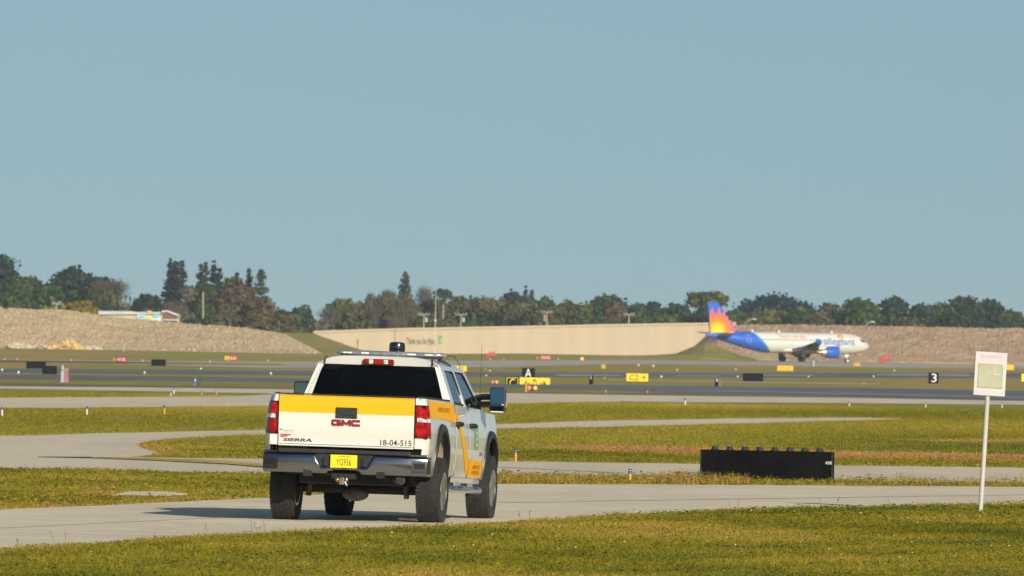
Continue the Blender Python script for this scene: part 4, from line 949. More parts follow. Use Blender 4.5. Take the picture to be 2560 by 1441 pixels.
# ------------------------------------------------------------------ warning sign on its leaning post
pb = ground(2451, 1281); s = pb.y / FPX
ws_ = tag(empty('warning_sign', (pb.x, pb.y, 0), (0, radians(2.5), radians(-3.5))), 'white warning board with a small map, on a leaning white post', 'sign')
hp = (1281 - 880) * s
M_post = mat('white_post', (0.50, 0.47, 0.41), 0.5, var=0.12, scale=(3, 3, 1))
mb = MB(); mb.tube([(0, .035, -.2), (0, .035, hp - .05)], .034, 14); mb.build('post', M_post, ws_, smooth=60)
bw, bh = .445, .615; zc = hp - bh/2
M_board = mat('white_board', (0.60, 0.555, 0.55), 0.45)
mb = MB(); mb.box((.02, -.004, zc), (bw, .018, bh)); board = mb.build('board', M_board, ws_, bevel=.006)
M_pinktext = mat('faded_pink_print', (0.70, 0.36, 0.44), 0.6); M_palepink = mat('pale_pink_print', (0.74, 0.57, 0.60), 0.6)
def board_text(st, x, z, w, h, m_, nm='lettering'):
    mb = MB(); v, f = text_mesh(st, w, h, lambda a, b: Vector((.02 + x + a, -.0155, z + b)), bold=.015); mb.add(v, f); mb.build(nm, m_, board, fix=False)
board_text('WARNING!', .0, zc + bh*.40, .30, .048, M_pinktext)
board_text('RUNWAY SAFETY AREA', .0, zc + bh*.325, .33, .026, M_palepink)
board_text('DO NOT CROSS', .0, zc - bh*.43, .36, .028, M_palepink)
mw, mh = .335, .325; mzc = zc - .03
mb = MB(); mb.box((.02, -.0145, mzc), (mw + .014, .003, mh + .014)); mb.build('map_border', mat('map_border_green', (0.20, .22, .13), .6), board)
mb = MB(); mb.box((.02, -.0175, mzc), (mw, .003, mh)); mp_ = mb.build('map_panel', mat('map_khaki', (0.43, .42, .27), .5, var=.06, scale=(6, 6, 6)), board)
MP = lambda a, b, d: (.02 + (a - .5) * mw, d, mzc + (b - .5) * mh)
mb = MB(); mb.prism([(.30, .99), (.62, .99), (.62, .72), (.70, .52), (.66, .50), (.56, .66)], MP, -.0205, -.0195); mb.build('map_area', mat('map_salmon', (0.52, .35, .27), .6), mp_)
mb = MB(); mb.prism([(.62, .98), (.99, .98), (.99, .30), (.72, .25), (.70, .52), (.64, .72)], MP, -.0202, -.0195); mb.build('map_area', mat('map_greygreen', (0.38, .41, .29), .6), mp_)
mb = MB()
for k in range(5): mb.prism([(.635, .93 - k*.075), (.72, .93 - k*.075), (.72, .905 - k*.075), (.635, .905 - k*.075)], MP, -.0215, -.0208)
mb.prism([(.66, .60), (.93, .60), (.93, .575), (.66, .575)], MP, -.0215, -.0208); mb.build('map_labels', mat('map_pale', (0.62, .66, .52), .6), mp_)
for k in (.12, -.12):
    mb = MB(); mb.box((.02, .02, zc + k), (.11, .03, .03)); mb.build('bracket', M_cabgrey, ws_)

# ------------------------------------------------------------------ small lights
M_blue = mat('blue_lens', (0.010, 0.055, 0.26), 0.15, coat=.5)
M_orange = mat('orange_stake', (0.62, 0.29, 0.05), 0.6, var=.12, scale=(20, 20, 8))
M_wstake = mat('white_stake', (0.66, 0.64, 0.56), 0.6, var=.1, scale=(20, 20, 8))
def taxi_light(stake, label):
    r_ = tag(empty('taxiway_light'), label, 'light', 'blue taxiway edge lights')
    mb = MB(); mb.lathe([(.062, -.02), (.058, .0), (.048, .17), (.050, .30), (.042, .34)], 14); mb.build('stake', stake, r_, smooth=50)
    mb = MB(); mb.lathe([(.052, .33), (.070, .34), (.074, .36), (.060, .375)], 14); mb.build('collar', mat('light_collar', (.16, .19, .22), .4), r_, smooth=40)
    mb = MB(); mb.lathe([(.058, .372), (.056, .43), (.042, .475), (.0, .495)], 14); mb.build('lens', M_blue, r_, smooth=60)
    return r_
proto = {}
TL = [(1289, 1122, 1154, 'o', 'orange blue-capped taxi light on the grass between the mirror and the black box'),
      (1575, 1169, 1207, 'o', 'nearest blue taxi light, half sunk in the verge left of the black box'),
      (411, 1013, 1037, 'o', 'orange blue-capped taxi light on the grass just left of the truck'),
      (217, 1016, 1038.5, 'w', 'white blue-capped taxi light standing alone at the left'),
      (5, 1017, 1041, 'w', 'cream blue-capped taxi light at the very left edge'),
      (427, 978, 991, 'w', 'lower white light of the close pair on the narrow grass wedge'),
      (435, 970, 985, 'w', 'upper white light of the close pair on the narrow grass wedge'),
      (504, 976.5, 989, 'o', 'left one of two small orange lights on the grass wedge'),
      (541, 975, 988.5, 'o', 'right one of two small orange lights on the grass wedge'),
      (1713, 995.5, 1013.5, 'w', 'white blue-capped light at the apron edge right of the truck mirror'),
      (2123, 1004, 1017, 'w', 'small white light at the apron edge left of the distance board'),
      (2314, 1006, 1019, 'w', 'small white light at the apron edge below the distance board'),
      (2505, 1007, 1020, 'w', 'small pale light at the apron edge right of the warning post')]
for px, y0, y1, k, lb in TL:
    if k not in proto: r_ = proto[k] = taxi_light(M_orange if k == 'o' else M_wstake, lb)
    else: r_ = copy_tree(proto[k]); r_['label'] = lb
    g = ground(px, y1); sc_ = (y1 - y0) * g.y / FPX / .495
    r_.location = (g.x, g.y, -.02 if px == 1575 else 0); r_.scale = (sc_, sc_, sc_); r_.rotation_euler = (radians(random.uniform(-2, 2)), radians(random.uniform(-2, 2)), random.uniform(0, 6))
# runway edge lights: white domes on a stem
def edge_light(dome):
    r_ = empty('runway_light')
    mb = MB(); mb.lathe([(.10, -.02), (.10, .03), (.035, .06), (.035, .26)], 8); mb.build('stem', mat('light_stem', (.42, .36, .22), .6), r_)
    mb = MB(); mb.lathe([(.07, .25), (.15, .27), (.16, .36), (.10, .46), (.0, .50)], 10); mb.build('lamp', dome, r_, smooth=50)
    return r_
M_dome = mat('white_dome', (.80, .79, .74), .25); M_odome = mat('orange_dome', (.75, .26, .05), .4)
EL = [(5, 922, 931, 'w', 'white runway light at the very left edge'), (46, 928, 938, 'w', 'white runway light below the larger black sign back'),
      (361, 929, 938, 'w', 'white runway light left of the near black sign back'), (502, 919.5, 927, 'w', 'white runway light below the small ILS sign'),
      (677, 931, 940, 'w', 'white runway light close to the truck tail'), (11, 897, 902, 'w', 'tiny light on the far taxiway edge at the left'),
      (43, 897, 902, 'w', 'tiny light on the far taxiway edge above the black sign backs'), (178, 899, 904, 'w', 'tiny light on the far taxiway edge beyond the maroon board'),
      (356, 900, 905, 'w', 'tiny light right of the dark red runway sign'), (525, 903, 908.5, 'w', 'tiny light left of the ILS sign on the far taxiway'),
      (670, 900, 905, 'w', 'tiny light left of the truck roof on the far taxiway'), (1213, 922, 927, 'o', 'small orange light just right of the truck window'),
      (1224.5, 925, 931, 'w', 'small white light above the truck mirror'), (1215.5, 937, 943, 'w', 'small pale light between the mirror and the far runway'),
      (1514, 975, 984, 'o', 'orange light on the grass below the slim black board'), (1618, 977, 985, 'o', 'dim orange light on the grass below the C2 sign'),
      (1511, 944, 949, 'w', 'tiny pale light left of the C2 sign'), (1653, 939, 948, 'w', 'white light right of the C2 sign'),
      (1633, 913, 921, 'w', 'pale light on the grass above the C2 sign'), (1693, 923, 929, 'w', 'pale light at the far runway edge right of the C2 sign'),
      (1596, 911, 918, 'w', 'pale light on the grass above the left end of the C2 sign'), (1844, 940, 946, 'w', 'pale light left of the wide black sign back'),
      (1839, 922, 928, 'w', 'pale light above the wide black sign back'), (2021, 940, 946, 'w', 'pale light at the runway edge right of the wide black sign back'),
      (2184, 939, 946, 'w', 'pale light at the runway edge below the aircraft nose'), (2236, 925, 931, 'w', 'pale light on the grass beyond the distance board'),
      (2159, 957, 964, 'o', 'dull light in the brown grass left of the distance board'), (1259, 898, 902, 'w', 'tiny light below the left windsock'),
      (1226, 897, 902, 'w', 'tiny light just under the left windsock tip'), (1395, 896, 901, 'w', 'tiny light between the faded red sign and the amber lamp'),
      (1740, 954, 957.5, 'o', 'tiny light on the pale strip right of the C2 sign')]
ep = {}
for px, y0, y1, k, lb in EL:
    if k not in ep: r_ = ep[k] = edge_light(M_dome if k == 'w' else M_odome)
    else: r_ = copy_tree(ep[k])
    tag(r_, lb, 'light', 'runway edge lights')
    g = ground(px, y1); sc_ = (y1 - y0) * g.y / FPX / .50
    r_.location = (g.x, g.y, 0); r_.scale = (sc_, sc_, sc_)
# paired amber guard lights
M_amber = mat('amber_lamp', (1.0, 0.36, 0.02), .4, emit=1.0); M_amber2 = mat('orange_lamp', (0.9, 0.20, 0.04), .4, emit=.55)
def guard(x0, y0, x1, y1, label, two, base):
    g = ground((x0+x1)/2, base); s = g.y / FPX; w = (x1-x0)*s; zt = (base-y0)*s; zb = (base-y1)*s; h = zt - zb
    r_ = tag(empty('guard_light', (g.x, g.y, 0)), label, 'light', 'amber guard lights')
    cs = (-w*.27, w*.27) if two else (0,)
    for i, cx_ in enumerate(cs):
        rad = h*.46 if two else w*.45
        mb = MB(); mb.lathe([(rad*.9, .18), (rad*1.1, .0), (rad*1.12, -.06), (rad*.98, -.06)], 14, (cx_, .0, zb + h/2), axis='y'); mb.build('lamp_hood', M_leg, r_, smooth=40)
        mb = MB(); mb.lathe([(.0, -.10), (rad*.55, -.085), (rad*.95, -.03)], 14, (cx_, .0, zb + h/2), axis='y'); mb.build('lamp', M_amber if (i == 1 or not two) else M_amber2, r_, smooth=50)
    mb = MB(); mb.tube([(0, .1, -.1), (0, .1, zb + h*.3)], .04, 6); mb.tube([(cs[0], .1, zb + h*.2), (cs[-1], .1, zb + h*.2)] if two else [(0, .1, zb), (0, .1, zb + h*.3)], .03, 6)
    mb.build('stand', M_leg, r_)
guard(1228, 951, 1246, 960, 'pair of small orange guard lamps right of the truck mirror top', True, 963)
guard(1316, 963.5, 1344.5, 977, 'pair of glowing amber guard lamps below the long yellow sign', True, 982)
guard(1449, 893, 1461, 902, 'single amber lamp in front of the tan wall', False, 904)
mb = MB(); g = ground(1314.5, 981); mb.lathe([(.05, -.02), (.05, .42), (.03, .47)], 8)
tag(mb.build('marker_stake', M_orange, loc=(g.x, g.y, 0)), 'thin pale orange stake at the left of the glowing amber lamps', 'stake')
mb = MB(); g = ground(1962, 905.5); mb.lathe([(.02, -.05), (.45, 0), (.30, .3), (.05, .65)], 10)
# ------------------------------------------------------------------ the pickup truck
M_paint = mat('white_truck_paint', (0.70, 0.68, 0.625), 0.32, var=.025, scale=(1.5, 1.5, 2.5), coat=1.0, bump=0.015, bscale=6.0, spec=.5)
M_ylw = mat('yellow_band_paint', (0.80, 0.43, 0.002), 0.35, coat=.8)
M_trim = mat('black_trim_plastic', (0.018, 0.018, 0.019), 0.55, var=.25, scale=(6, 6, 6))
M_flare = mat('black_flare', (0.02, 0.021, 0.024), 0.42)
M_chrome = mat('dull_chrome', (0.27, 0.28, 0.31), 0.16, metal=1.0, bump=.05, bscale=5.0)
M_steel = mat('bright_step_steel', (0.62, 0.63, 0.65), 0.22, metal=1.0)
M_glass_dk = mat('tinted_glass', (0.003, 0.004, 0.005), 0.04, spec=.16, bump=.25, scale=(1.0, 1.0, 11.0), detail=2.0)
M_sideglass = mat('side_glass', (0.006, 0.012, 0.018), 0.02, spec=1.0)
M_tyre = mat('tyre_rubber', (0.022, 0.021, 0.020), 0.85, var=.35, scale=(9, 9, 9), bump=.2, bscale=40)
M_rim = mat('rim_alloy', (0.60, 0.60, 0.61), 0.25, metal=1.0)
M_under = mat('underbody_black', (0.012, 0.012, 0.012), 0.8, var=.4, scale=(4, 4, 4))
M_diff = mat('axle_grey', (0.10, 0.092, 0.08), 0.8, var=.45, scale=(9, 9, 9), bump=.4, bscale=20)
M_liner = mat('dusty_wheel_liner', (0.34, 0.29, 0.19), 0.9, var=.2, scale=(3, 3, 3))
M_redlens = mat('red_lens', (0.36, 0.002, 0.003), 0.15, spec=.3, coat=.35, var=.45, scale=(9, 9, 14), detail=1.0)
M_clear = mat('clear_lens', (0.62, 0.58, 0.56), 0.12, coat=1.0, var=.4, scale=(30, 30, 20), detail=1.0)
M_lampdk = mat('lamp_smoke', (0.055, 0.008, 0.012), 0.2, coat=1.0)
M_bedliner = mat('bed_liner', (0.03, 0.03, 0.03), 0.7)
M_rust = mat('hitch_metal', (0.34, 0.24, 0.16), 0.35, metal=.8, var=.3, scale=(30, 30, 30))

TX = ground(895.5, 1303.5)
truck = tag(empty('pickup_truck', (TX.x, TX.y, -0.014), (0, radians(0.8), radians(-8.8))), 'white pickup truck with a yellow band across its tailgate, seen from behind on the road', 'pickup truck')
RK = 0.022                                   # nose-down rake
def sh(p): return Vector((p[0], p[1], p[2] - RK * p[1]))
XP = [(0.50, 0.975), (0.62, 0.992), (0.75, 1.012), (0.95, 1.032), (1.15, 1.032), (1.30, 1.018), (1.42, 1.002), (1.50, 0.987), (1.56, 0.968)]
def XS(z, y=0.0):
    x = lerp_poly(XP, z)
    if y < -0.98: x -= 0.10 * ((-0.98 - y) / 0.14) ** 2
    if y > 4.35: x -= 0.16 * ((y - 4.35) / 0.5) ** 2
    return x
AR, AZ, AY2, WB = 0.50, 0.70, 3.95, 3.95
def zlow(y, zb=0.62):
    for yc, top in ((0.0, 0.0), (WB, -0.02)):
        d = abs(y - yc)
        if d <= AR + 1e-6: return AZ + top + sqrt(max(0.0, AR * AR - d * d)) * 0.97
    return zb
def side_sheet(mb, ys, zb, zt, side, rows=10, off=0.0, mi=0):
    def fn(y, t):
        a = zb(y) if callable(zb) else zb; b = zt(y) if callable(zt) else zt
        z = a + (b - a) * t
        return Vector((side * (XS(z, y) + off), y, z))
    mb.grid(fn, ys, [i / rows for i in range(rows + 1)], mi, flip=(side < 0))
def ys_arch(y0, y1):
    ys = [y0, y1]
    for yc in (0.0, WB):
        for k in range(25): ys.append(yc + AR * cos(pi * k / 24))
        ys += [yc - AR - .002, yc + AR + .002]
    ys += list(np.arange(y0, y1, .08))
    return sorted({round(y, 5) for y in ys if y0 <= y <= y1})
T = lambda: MB(sh)
# --- body: bed sides, rear cab corners, fenders, rockers, roof, pillars, hood
b = T()
for sd in (1, -1):
    side_sheet(b, ys_arch(-1.10, 1.05), zlow, lambda y: 1.552, sd, 12)
    side_sheet(b, ys_arch(3.36, 4.84), zlow, lambda y: 1.475 - 0.02 * (y - 3.36) - 0.16 * max(0, (y - 4.3) / .54) ** 2, sd, 10)
    side_sheet(b, list(np.linspace(1.075, 3.42, 8)), 0.50, 0.615, sd, 3, off=-.012)           # rocker
    side_sheet(b, [1.065, 1.09, 1.115], 0.60, 1.52, sd, 10)                                    # cab corner ahead of the bed
    # bed rail top and inner wall
    b.grid(lambda y, k: [Vector((sd * XS(1.552, y), y, 1.552)), Vector((sd * (XS(1.552, y) - .03), y, 1.562)), Vector((sd * .86, y, 1.562)), Vector((sd * .84, y, 1.54)), Vector((sd * .84, y, .95))][k],
           list(np.linspace(-1.10, 1.05, 14)), [0, 1, 2, 3, 4])
    # front face of the bed side and rear post face
    b.grid(lambda z, k: Vector((sd * (XS(z, -1.10) if k else .862), -1.10, z)), list(np.linspace(.93, 1.555, 8)), [0, 1])
    b.grid(lambda z, k: Vector((sd * (XS(z, 1.05) if k else .80), 1.05, z)), list(np.linspace(.62, 1.555, 8)), [0, 1])
def XC(z): return lerp_poly([(1.50, .965), (1.52, .955), (1.98, .780), (2.02, .755)], z)      # cab side above the belt
def panel(mb, poly, sd, off=0.0, th=0.03, mi=0):
    mb.prism(poly, lambda a, z, d: Vector((sd * (XC(z) + d), a, z)), off, off - th, mi)
for sd in (1, -1):
    panel(b, [(1.10, 1.50), (1.30, 1.50), (1.34, 1.60), (1.42, 1.93), (1.42, 1.985), (1.19, 1.985)], sd, .006)       # rear pillar
    panel(b, [(2.15, 1.50), (2.27, 1.50), (2.23, 1.96), (2.15, 1.96)], sd, .004)                                     # middle pillar
    panel(b, [(3.40, 1.475), (3.62, 1.465), (3.10, 1.965), (2.96, 1.965)], sd, .004)                                 # front pillar
    b.grid(lambda y, k: Vector((sd * (XC(z_(k)) + .006), y, z_(k))) if True else None, [1.19, 1.6, 2.2, 2.8, 3.1], [0, 1, 2]) if False else None
    panel(b, [(1.19, 1.955), (3.06, 1.955), (3.00, 2.012), (1.19, 2.012)], sd, .008)                                 # rail over the doors
# roof skin
RW = .765
def roof(y, x):
    u = abs(x) / RW
    z = 2.008 + .102 * (1 - u ** 6)
    e = max(0, (1.22 - y) / .05); z -= .012 * e * e
    f = max(0, (y - 2.7) / .45); z -= .065 * f * f
    return Vector((x, y, z))
b.grid(lambda y, u: roof(y, u * RW), [1.17, 1.19, 1.22, 1.5, 1.9, 2.3, 2.7, 2.85, 3.0, 3.12], [-1, -.985, -.96, -.92, -.86, -.78, -.6, -.3, 0, .3, .6, .78, .86, .92, .96, .985, 1], flip=True)
# rear header and window surround
def YR(z): return 1.085 + (z - 1.45) / .54 * .115            # the sloping plane of the rear window
def HW(z): return lerp_poly([(1.40, .875), (1.50, .855), (1.90, .735), (1.96, .712), (2.0, .70)], z)
hdr = [(-.70, 1.985), (.70, 1.985)]
b.grid(lambda u, t: (lambda p: Vector((p.x, (YR(1.985) if t == 0 else p.y - .004), 1.985 if t == 0 else (p.z if t == 1 else p.z))))(roof(1.17, u * RW)), [-.99, -.96, -.92, -.86, -.78, -.6, -.3, 0, .3, .6, .78, .86, .92, .96, .99], [0, 1])
for sd in (1, -1):
    zs_ = list(np.linspace(1.40, 2.005, 9))
    b.grid(lambda z, k: [Vector((sd * HW(z), YR(z) + .01, z)), Vector((sd * (HW(z) + .01), YR(z) - .008, z)), Vector((sd * (max(XC(z), .70) - .035), YR(z) - .004, z)), Vector((sd * (XC(z) - .008), YR(z) + .018, z)), Vector((sd * (XC(z) + .006), YR(z) + .06, z))][k], zs_, [0, 1, 2, 3, 4])
b.grid(lambda z, x: Vector((x, YR(z) + .002, z)), [.60, 1.40], [-.98, .98])                    # back wall of the cab
# bonnet, cowl and front
def hood(y, u):
    x = u * (XS(1.45, y) - .02); z = 1.475 - .02 * (y - 3.36) - .16 * max(0, (y - 4.3) / .54) ** 2
    return Vector((x, y, z + .055 * (1 - u ** 2) * (1 - max(0, (y - 4.4) / .5))))
b.grid(hood, [3.70, 3.9, 4.1, 4.3, 4.5, 4.65, 4.78, 4.84], [-1, -.9, -.6, -.3, 0, .3, .6, .9, 1], flip=True)
b.grid(lambda z, u: Vector((u * (XS(z, 4.84) - .01), 4.84 + .03 * (1 - u * u), z)), [.62, .9, 1.2, 1.30], [-1, -.5, 0, .5, 1])
b.grid(lambda z, k: Vector((-.9 + 1.8 * k, 1.052, z)), [.75, 1.50], [0, 1])                    # bed front wall
body = b.build('body', M_paint, truck, smooth=35)
# black ditch seams at the roof ends
for sd in (1, -1):
    mb = T(); pts = [(sd * .690, 1.166, 2.002), (sd * .688, 1.160, 2.045), (sd * .680, 1.175, 2.078), (sd * .678, 1.24, 2.080)]
    mb.tube(pts, .011, 6); mb.build('roof_seam', M_trim, body)
# bed rail caps, tailgate cap
for sd in (1, -1):
    mb = T(); mb.tube([(sd * (XS(1.552, y) - .045), y, 1.570) for y in (-1.06, -.6, 0, .6, 1.045)], .028, 8, squash=.45); mb.build('bed_rail_cap', M_trim, body, smooth=50)
mb = T(); mb.box((0, 0, .94), (1.66, 2.1, .03)); mb.build('bed_floor', M_bedliner, body)
# --- glass
mb = T(); zs_ = list(np.linspace(1.42, 1.99, 8)); mb.grid(lambda z, u: Vector((u * (HW(z) + .004) * (1 if z < 1.97 else .985), YR(z) - .004, z)), zs_, [-1, -.5, 0, .5, 1]); mb.build('rear_window', M_glass_dk, truck, smooth=40, solid=.004)
mb = T(); mb.grid(lambda t, u: Vector((u * (.88 - .17 * t), 3.72 - .64 * t, 1.485 + .525 * t)), [0, .25, .5, .75, 1], [-1, -.6, 0, .6, 1]); M_wscreen = mat('windscreen_glass', (.01, .012, .014), .02, spec=.6); mb.build('windscreen', M_wscreen, truck, smooth=40, solid=.005)
# seats glimpsed through the tinted glass
def see_through(m_, amount, tint):
    nt = m_.node_tree; tr = nt.nodes.new('ShaderNodeBsdfTransparent'); tr.inputs[0].default_value = (*tint, 1)
    mx = nt.nodes.new('ShaderNodeMixShader'); mx.inputs[0].default_value = amount
    nt.links.new(nt.nodes['Principled BSDF'].outputs[0], mx.inputs[1]); nt.links.new(tr.outputs[0], mx.inputs[2]); nt.links.new(mx.outputs[0], nt.nodes['Material Output'].inputs['Surface'])
see_through(M_glass_dk, .5, (.22, .24, .24)); see_through(M_wscreen, .7, (.75, .85, .80))
M_seat = mat('dark_seat_cloth', (.045, .045, .05), .9)
for x, y, w_, z1 in ((-.42, 2.55, .50, 1.58), (.42, 2.55, .50, 1.58), (0, 1.50, 1.40, 1.52)):
    mb = T(); mb.box((x, y, (1.0 + z1) / 2), (w_, .16, z1 - 1.0)); mb.box((x, y + .28, 1.02), (w_, .55, .16)); st_ = mb.build('seat', M_seat, truck, bevel=.04)
    for hx in ((0,) if w_ < 1 else (-.46, .46)):
        mb = T(); mb.box((x + hx, y - .02, z1 + .10), (.27, .10, .19)); mb.build('headrest', M_seat, st_, bevel=.04)
mb = T(); mb.box((0, 3.40, 1.33), (1.6, .5, .22)); mb.build('dashboard', M_seat, truck, bevel=.05)
mb = T(); mb.grid(lambda y, x: Vector((x, y, 1.985)), [1.22, 2.1, 2.95], [-.70, 0, .70]); mb.build('headliner', mat('grey_headliner', (.16, .155, .15), .9), truck)
mb = T(); mb.box((0, 2.2, .80), (1.7, 2.3, .04)); mb.build('cab_floor', M_seat, truck)
# --- doors with window, handle, decals
RD, FD = (1.125, 2.205), (2.225, 3.395)
def zdoorlow(y):
    d = WB - y
    if d < AR + .06: return AZ + sqrt(max(0, (AR + .06) ** 2 - d * d)) * .95 if d < AR + .06 else .615
    return .615
def decal(name, parent, ys, z0, z1, sd, material, off=.006, rows=6):
    mb = T(); side_sheet(mb, ys, z0, z1, sd, rows, off=off); return mb.build(name, material, parent, smooth=60)
M_decal = mat('amber_side_band', (0.86, 0.40, 0.004), .55, spec=.2)
M_dectext = mat('brown_side_print', (0.50, 0.235, 0.02), .6)
M_greenprint = mat('green_side_print', (0.20, 0.38, 0.20), .5)
up = lambda y: lerp_poly([(1.12, 1.50), (1.22, 1.45), (1.40, 1.34), (1.7, 1.13), (2.0, .93), (2.15, .855), (2.25, .845), (3.4, .835)], y)
lo = lambda y: lerp_poly([(1.12, 1.27), (1.3, 1.21), (1.5, 1.08), (1.8, .84), (2.0, .71), (2.15, .635), (2.2, .632), (3.4, .632)], y)
BANDROWS = lambda y: 1.325
for sd in (1, -1):
    for (y0, y1), wnd, hy in ((RD, [(1.36, 1.555), (2.17, 1.535), (2.13, 1.935), (1.90, 1.955), (1.45, 1.955), (1.42, 1.90)], 1.20),
                              (FD, [(2.29, 1.535), (3.36, 1.505), (3.28, 1.60), (2.98, 1.90), (2.88, 1.945), (2.26, 1.955)], 2.31)):
        d = T(); ys = sorted(set(list(np.linspace(y0, y1, 15)) + ([WB - (AR + .06) * cos(a) for a in np.linspace(0, .8, 6)] if y1 > 3 else [])))
        ys = [y for y in ys if y <= y1 + 1e-6]
        side_sheet(d, ys, zdoorlow, lambda y: 1.525 - .012 * (y - 1.1), sd, 12, off=.002)
        ztop = lambda y: 1.525 - .012 * (y - 1.1)
        d.grid(lambda y, k: Vector((sd * ((XS(ztop(y)) + .002) if k == 0 else XC(1.53) - .01), y, ztop(y) + (.006 if k else 0))), [y0, (y0+y1)/2, y1], [0, 1])
        for ye in (y0, y1):
            d.grid(lambda z, k: Vector((sd * (XS(z) + .002 - .05 * k), ye, z)), list(np.linspace(zdoorlow(ye), ztop(ye), 8)), [0, 1])
        door = d.build('door', M_paint, truck, smooth=35)
        g_ = T(); g_.prism(wnd, lambda a, z, dd: Vector((sd * (XC(z) + dd), a, z)), -.012, -.018); g_.build('window', M_sideglass, door)
        g_ = T()                                              # window rubber
        for (a, b_) in zip(wnd, wnd[1:] + wnd[:1]):
            g_.tube([(sd * (XC(a[1]) - .006), a[0], a[1]), (sd * (XC(b_[1]) - .006), b_[0], b_[1])], .009, 5)
        g_.build('window_seal', M_trim, door)
        h_ = T(); zc_ = 1.285 - .004 * hy
        h_.tube([(sd * (XS(zc_) + .004), hy - .10, zc_), (sd * (XS(zc_) + .045), hy - .075, zc_), (sd * (XS(zc_) + .05), hy + .08, zc_), (sd * (XS(zc_) + .004), hy + .11, zc_)], [.03, .032, .032, .03], 8); h_.build('door_handle', M_trim, door, smooth=50)
        if y1 < 3:
            decal('decal_band', door, [y for y in np.linspace(y0 + .004, y1 - .004, 16)], lo, up, sd, M_decal)
        else:
            decal('decal_band', door, [y for y in np.linspace(y0 + .004, 3.325, 14)], lambda y: max(lo(y), zdoorlow(y) + .01), up, sd, M_decal)
            k = T(); k_fn = lambda u, v: Vector((sd * (XS(.72 + v) + .011), 2.84 + sd * u, .725 + v))
            for st, vv, hh in (('AIRPORT', .035, .05), ('OPERATIONS', -.035, .05)):
                v, f = text_mesh(st, .62, hh, lambda u, w_: k_fn(u, vv + w_), bold=.02); k.add(v, f)
            k.build('lettering', M_dectext, door, fix=False)
            decal('door_emblem', door, list(np.linspace(2.56, 2.86, 4)), lambda y: .98, lambda y: 1.29, sd, M_greenprint)
            k = T()
            for q in range(3): side_sheet(k, list(np.linspace(2.60, 2.82, 3)), 1.03 + .075*q, 1.055 + .075*q, sd, 2, off=.009)
            k.build('emblem_print', mat('pale_green_print', (.42, .55, .40), .5), door)
            k = T(); v, f = text_mesh('2500HD', .24, .055, lambda u, w_: Vector((sd * (XS(.93 + w_) + .008), 3.10 + sd * u, .93 + w_)), bold=.03); k.add(v, f); k.build('badge_lettering', M_chrome, door, fix=False)
    # yellow band on the bed side
    bd_ = decal('decal_band', body, list(np.linspace(-.93, 1.035, 26)), lambda y: 1.318 - .03 * max(0, y) ** 2, lambda y: 1.535, sd, M_decal, rows=8)
    k = T(); v, f = text_mesh('AIRPORT', 1.0, .06, lambda u, w_: Vector((sd * (XS(1.44 + w_) + .010), .2 + sd * u, 1.44 + w_)), bold=.03); k.add(v, f); k.build('lettering', M_dectext, bd_, fix=False)
    # wheel arch flares
    for yc, dz in ((0.0, 0.0), (WB, -.02)):
        mb = T(); pts = []
        for i in range(21):
            a = pi * i / 20; y = yc + (AR + .005) * cos(a); z = AZ + dz + (AR + .005) * sin(a) * .97
            pts.append((y, z))
        pts = [(yc + AR + .01, .60)] + pts + [(yc - AR - .01, .60)]
        prof = [(-.035, -.010), (.028, -.02), (.036, .02), (.026, .062), (-.004, .075)]
        def fl(i, k):
            y, z = pts[i]; n_ = Vector((0, y - yc, max(z - AZ, 0) + .0001)); 
            if n_.length < 1e-3: n_ = Vector((0, 1, 0))
            n_.normalize(); o_, w_ = prof[k]
            return Vector((sd * (XS(z, y) + o_), y + n_.y * w_, z + n_.z * w_))
        mb.grid(fl, list(range(len(pts))), list(range(5))); mb.build('wheel_arch_trim', M_flare, body, smooth=45)
        # inner liner
        mb = T(); mb.grid(lambda i, k: Vector((sd * (1.0 - .42 * k), yc + (AR + .02) * cos(pi * i / 16), AZ + dz + (AR + .02) * sin(pi * i / 16))), list(range(17)), [0, 1])
        mb.grid(lambda i, k: Vector((sd * .60, yc + (AR + .02) * cos(pi * i / 16) * k, AZ - .1 * (1 - k) + (dz + (AR + .02) * sin(pi * i / 16)) * k)), list(range(17)), [0.02, 1])
        mb.build('wheel_liner', M_liner if yc == 0 else M_under, body)
# --- tailgate
tgprof = [(-1.098, 1.553), (-1.122, 1.535), (-1.124, 1.50), (-1.118, 1.335), (-1.116, 1.20), (-1.116, 1.095), (-1.098, 1.055), (-1.098, .965), (-1.104, .955), (-1.104, .922), (-1.045, .922), (-1.045, 1.553)]
mb = T()
n_ = len(tgprof)
xs_ = [-.85, -.845, -.6, -.3, 0, .3, .6, .845, .85]
for i in range(n_):
    a, c_ = tgprof[i], tgprof[(i + 1) % n_]
    mi = 1 if (a[1] > 1.33 and c_[1] > 1.33 and i < 3) else 0
    mb.grid(lambda x, k: Vector((x, (a if k == 0 else c_)[0] + (.004 if abs(x) > .847 else 0), (a if k == 0 else c_)[1])), xs_, [0, 1], mi)
for x in (-.85, .85): mb.add([Vector((x, p[0], p[1])) for p in tgprof], [tuple(range(n_))])
tg = mb.build('tailgate', [M_paint, M_ylw], truck, smooth=25)
mb = T(); mb.box((0, -1.075, 1.566), (1.68, .055, .016)); mb.build('tailgate_cap', M_trim, tg, bevel=.005)
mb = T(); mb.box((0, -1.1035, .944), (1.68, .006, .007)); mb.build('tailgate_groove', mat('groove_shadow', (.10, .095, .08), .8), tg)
mb = T(); mb.box((.0, -1.128, 1.345), (.272, .02, .135)); hnd = mb.build('handle_bezel', M_trim, tg, bevel=.02)
mb = T(); mb.box((.0, -1.142, 1.345), (.20, .012, .055)); mb.build('handle', mat('handle_grip', (.03, .03, .033), .35), hnd, bevel=.01)
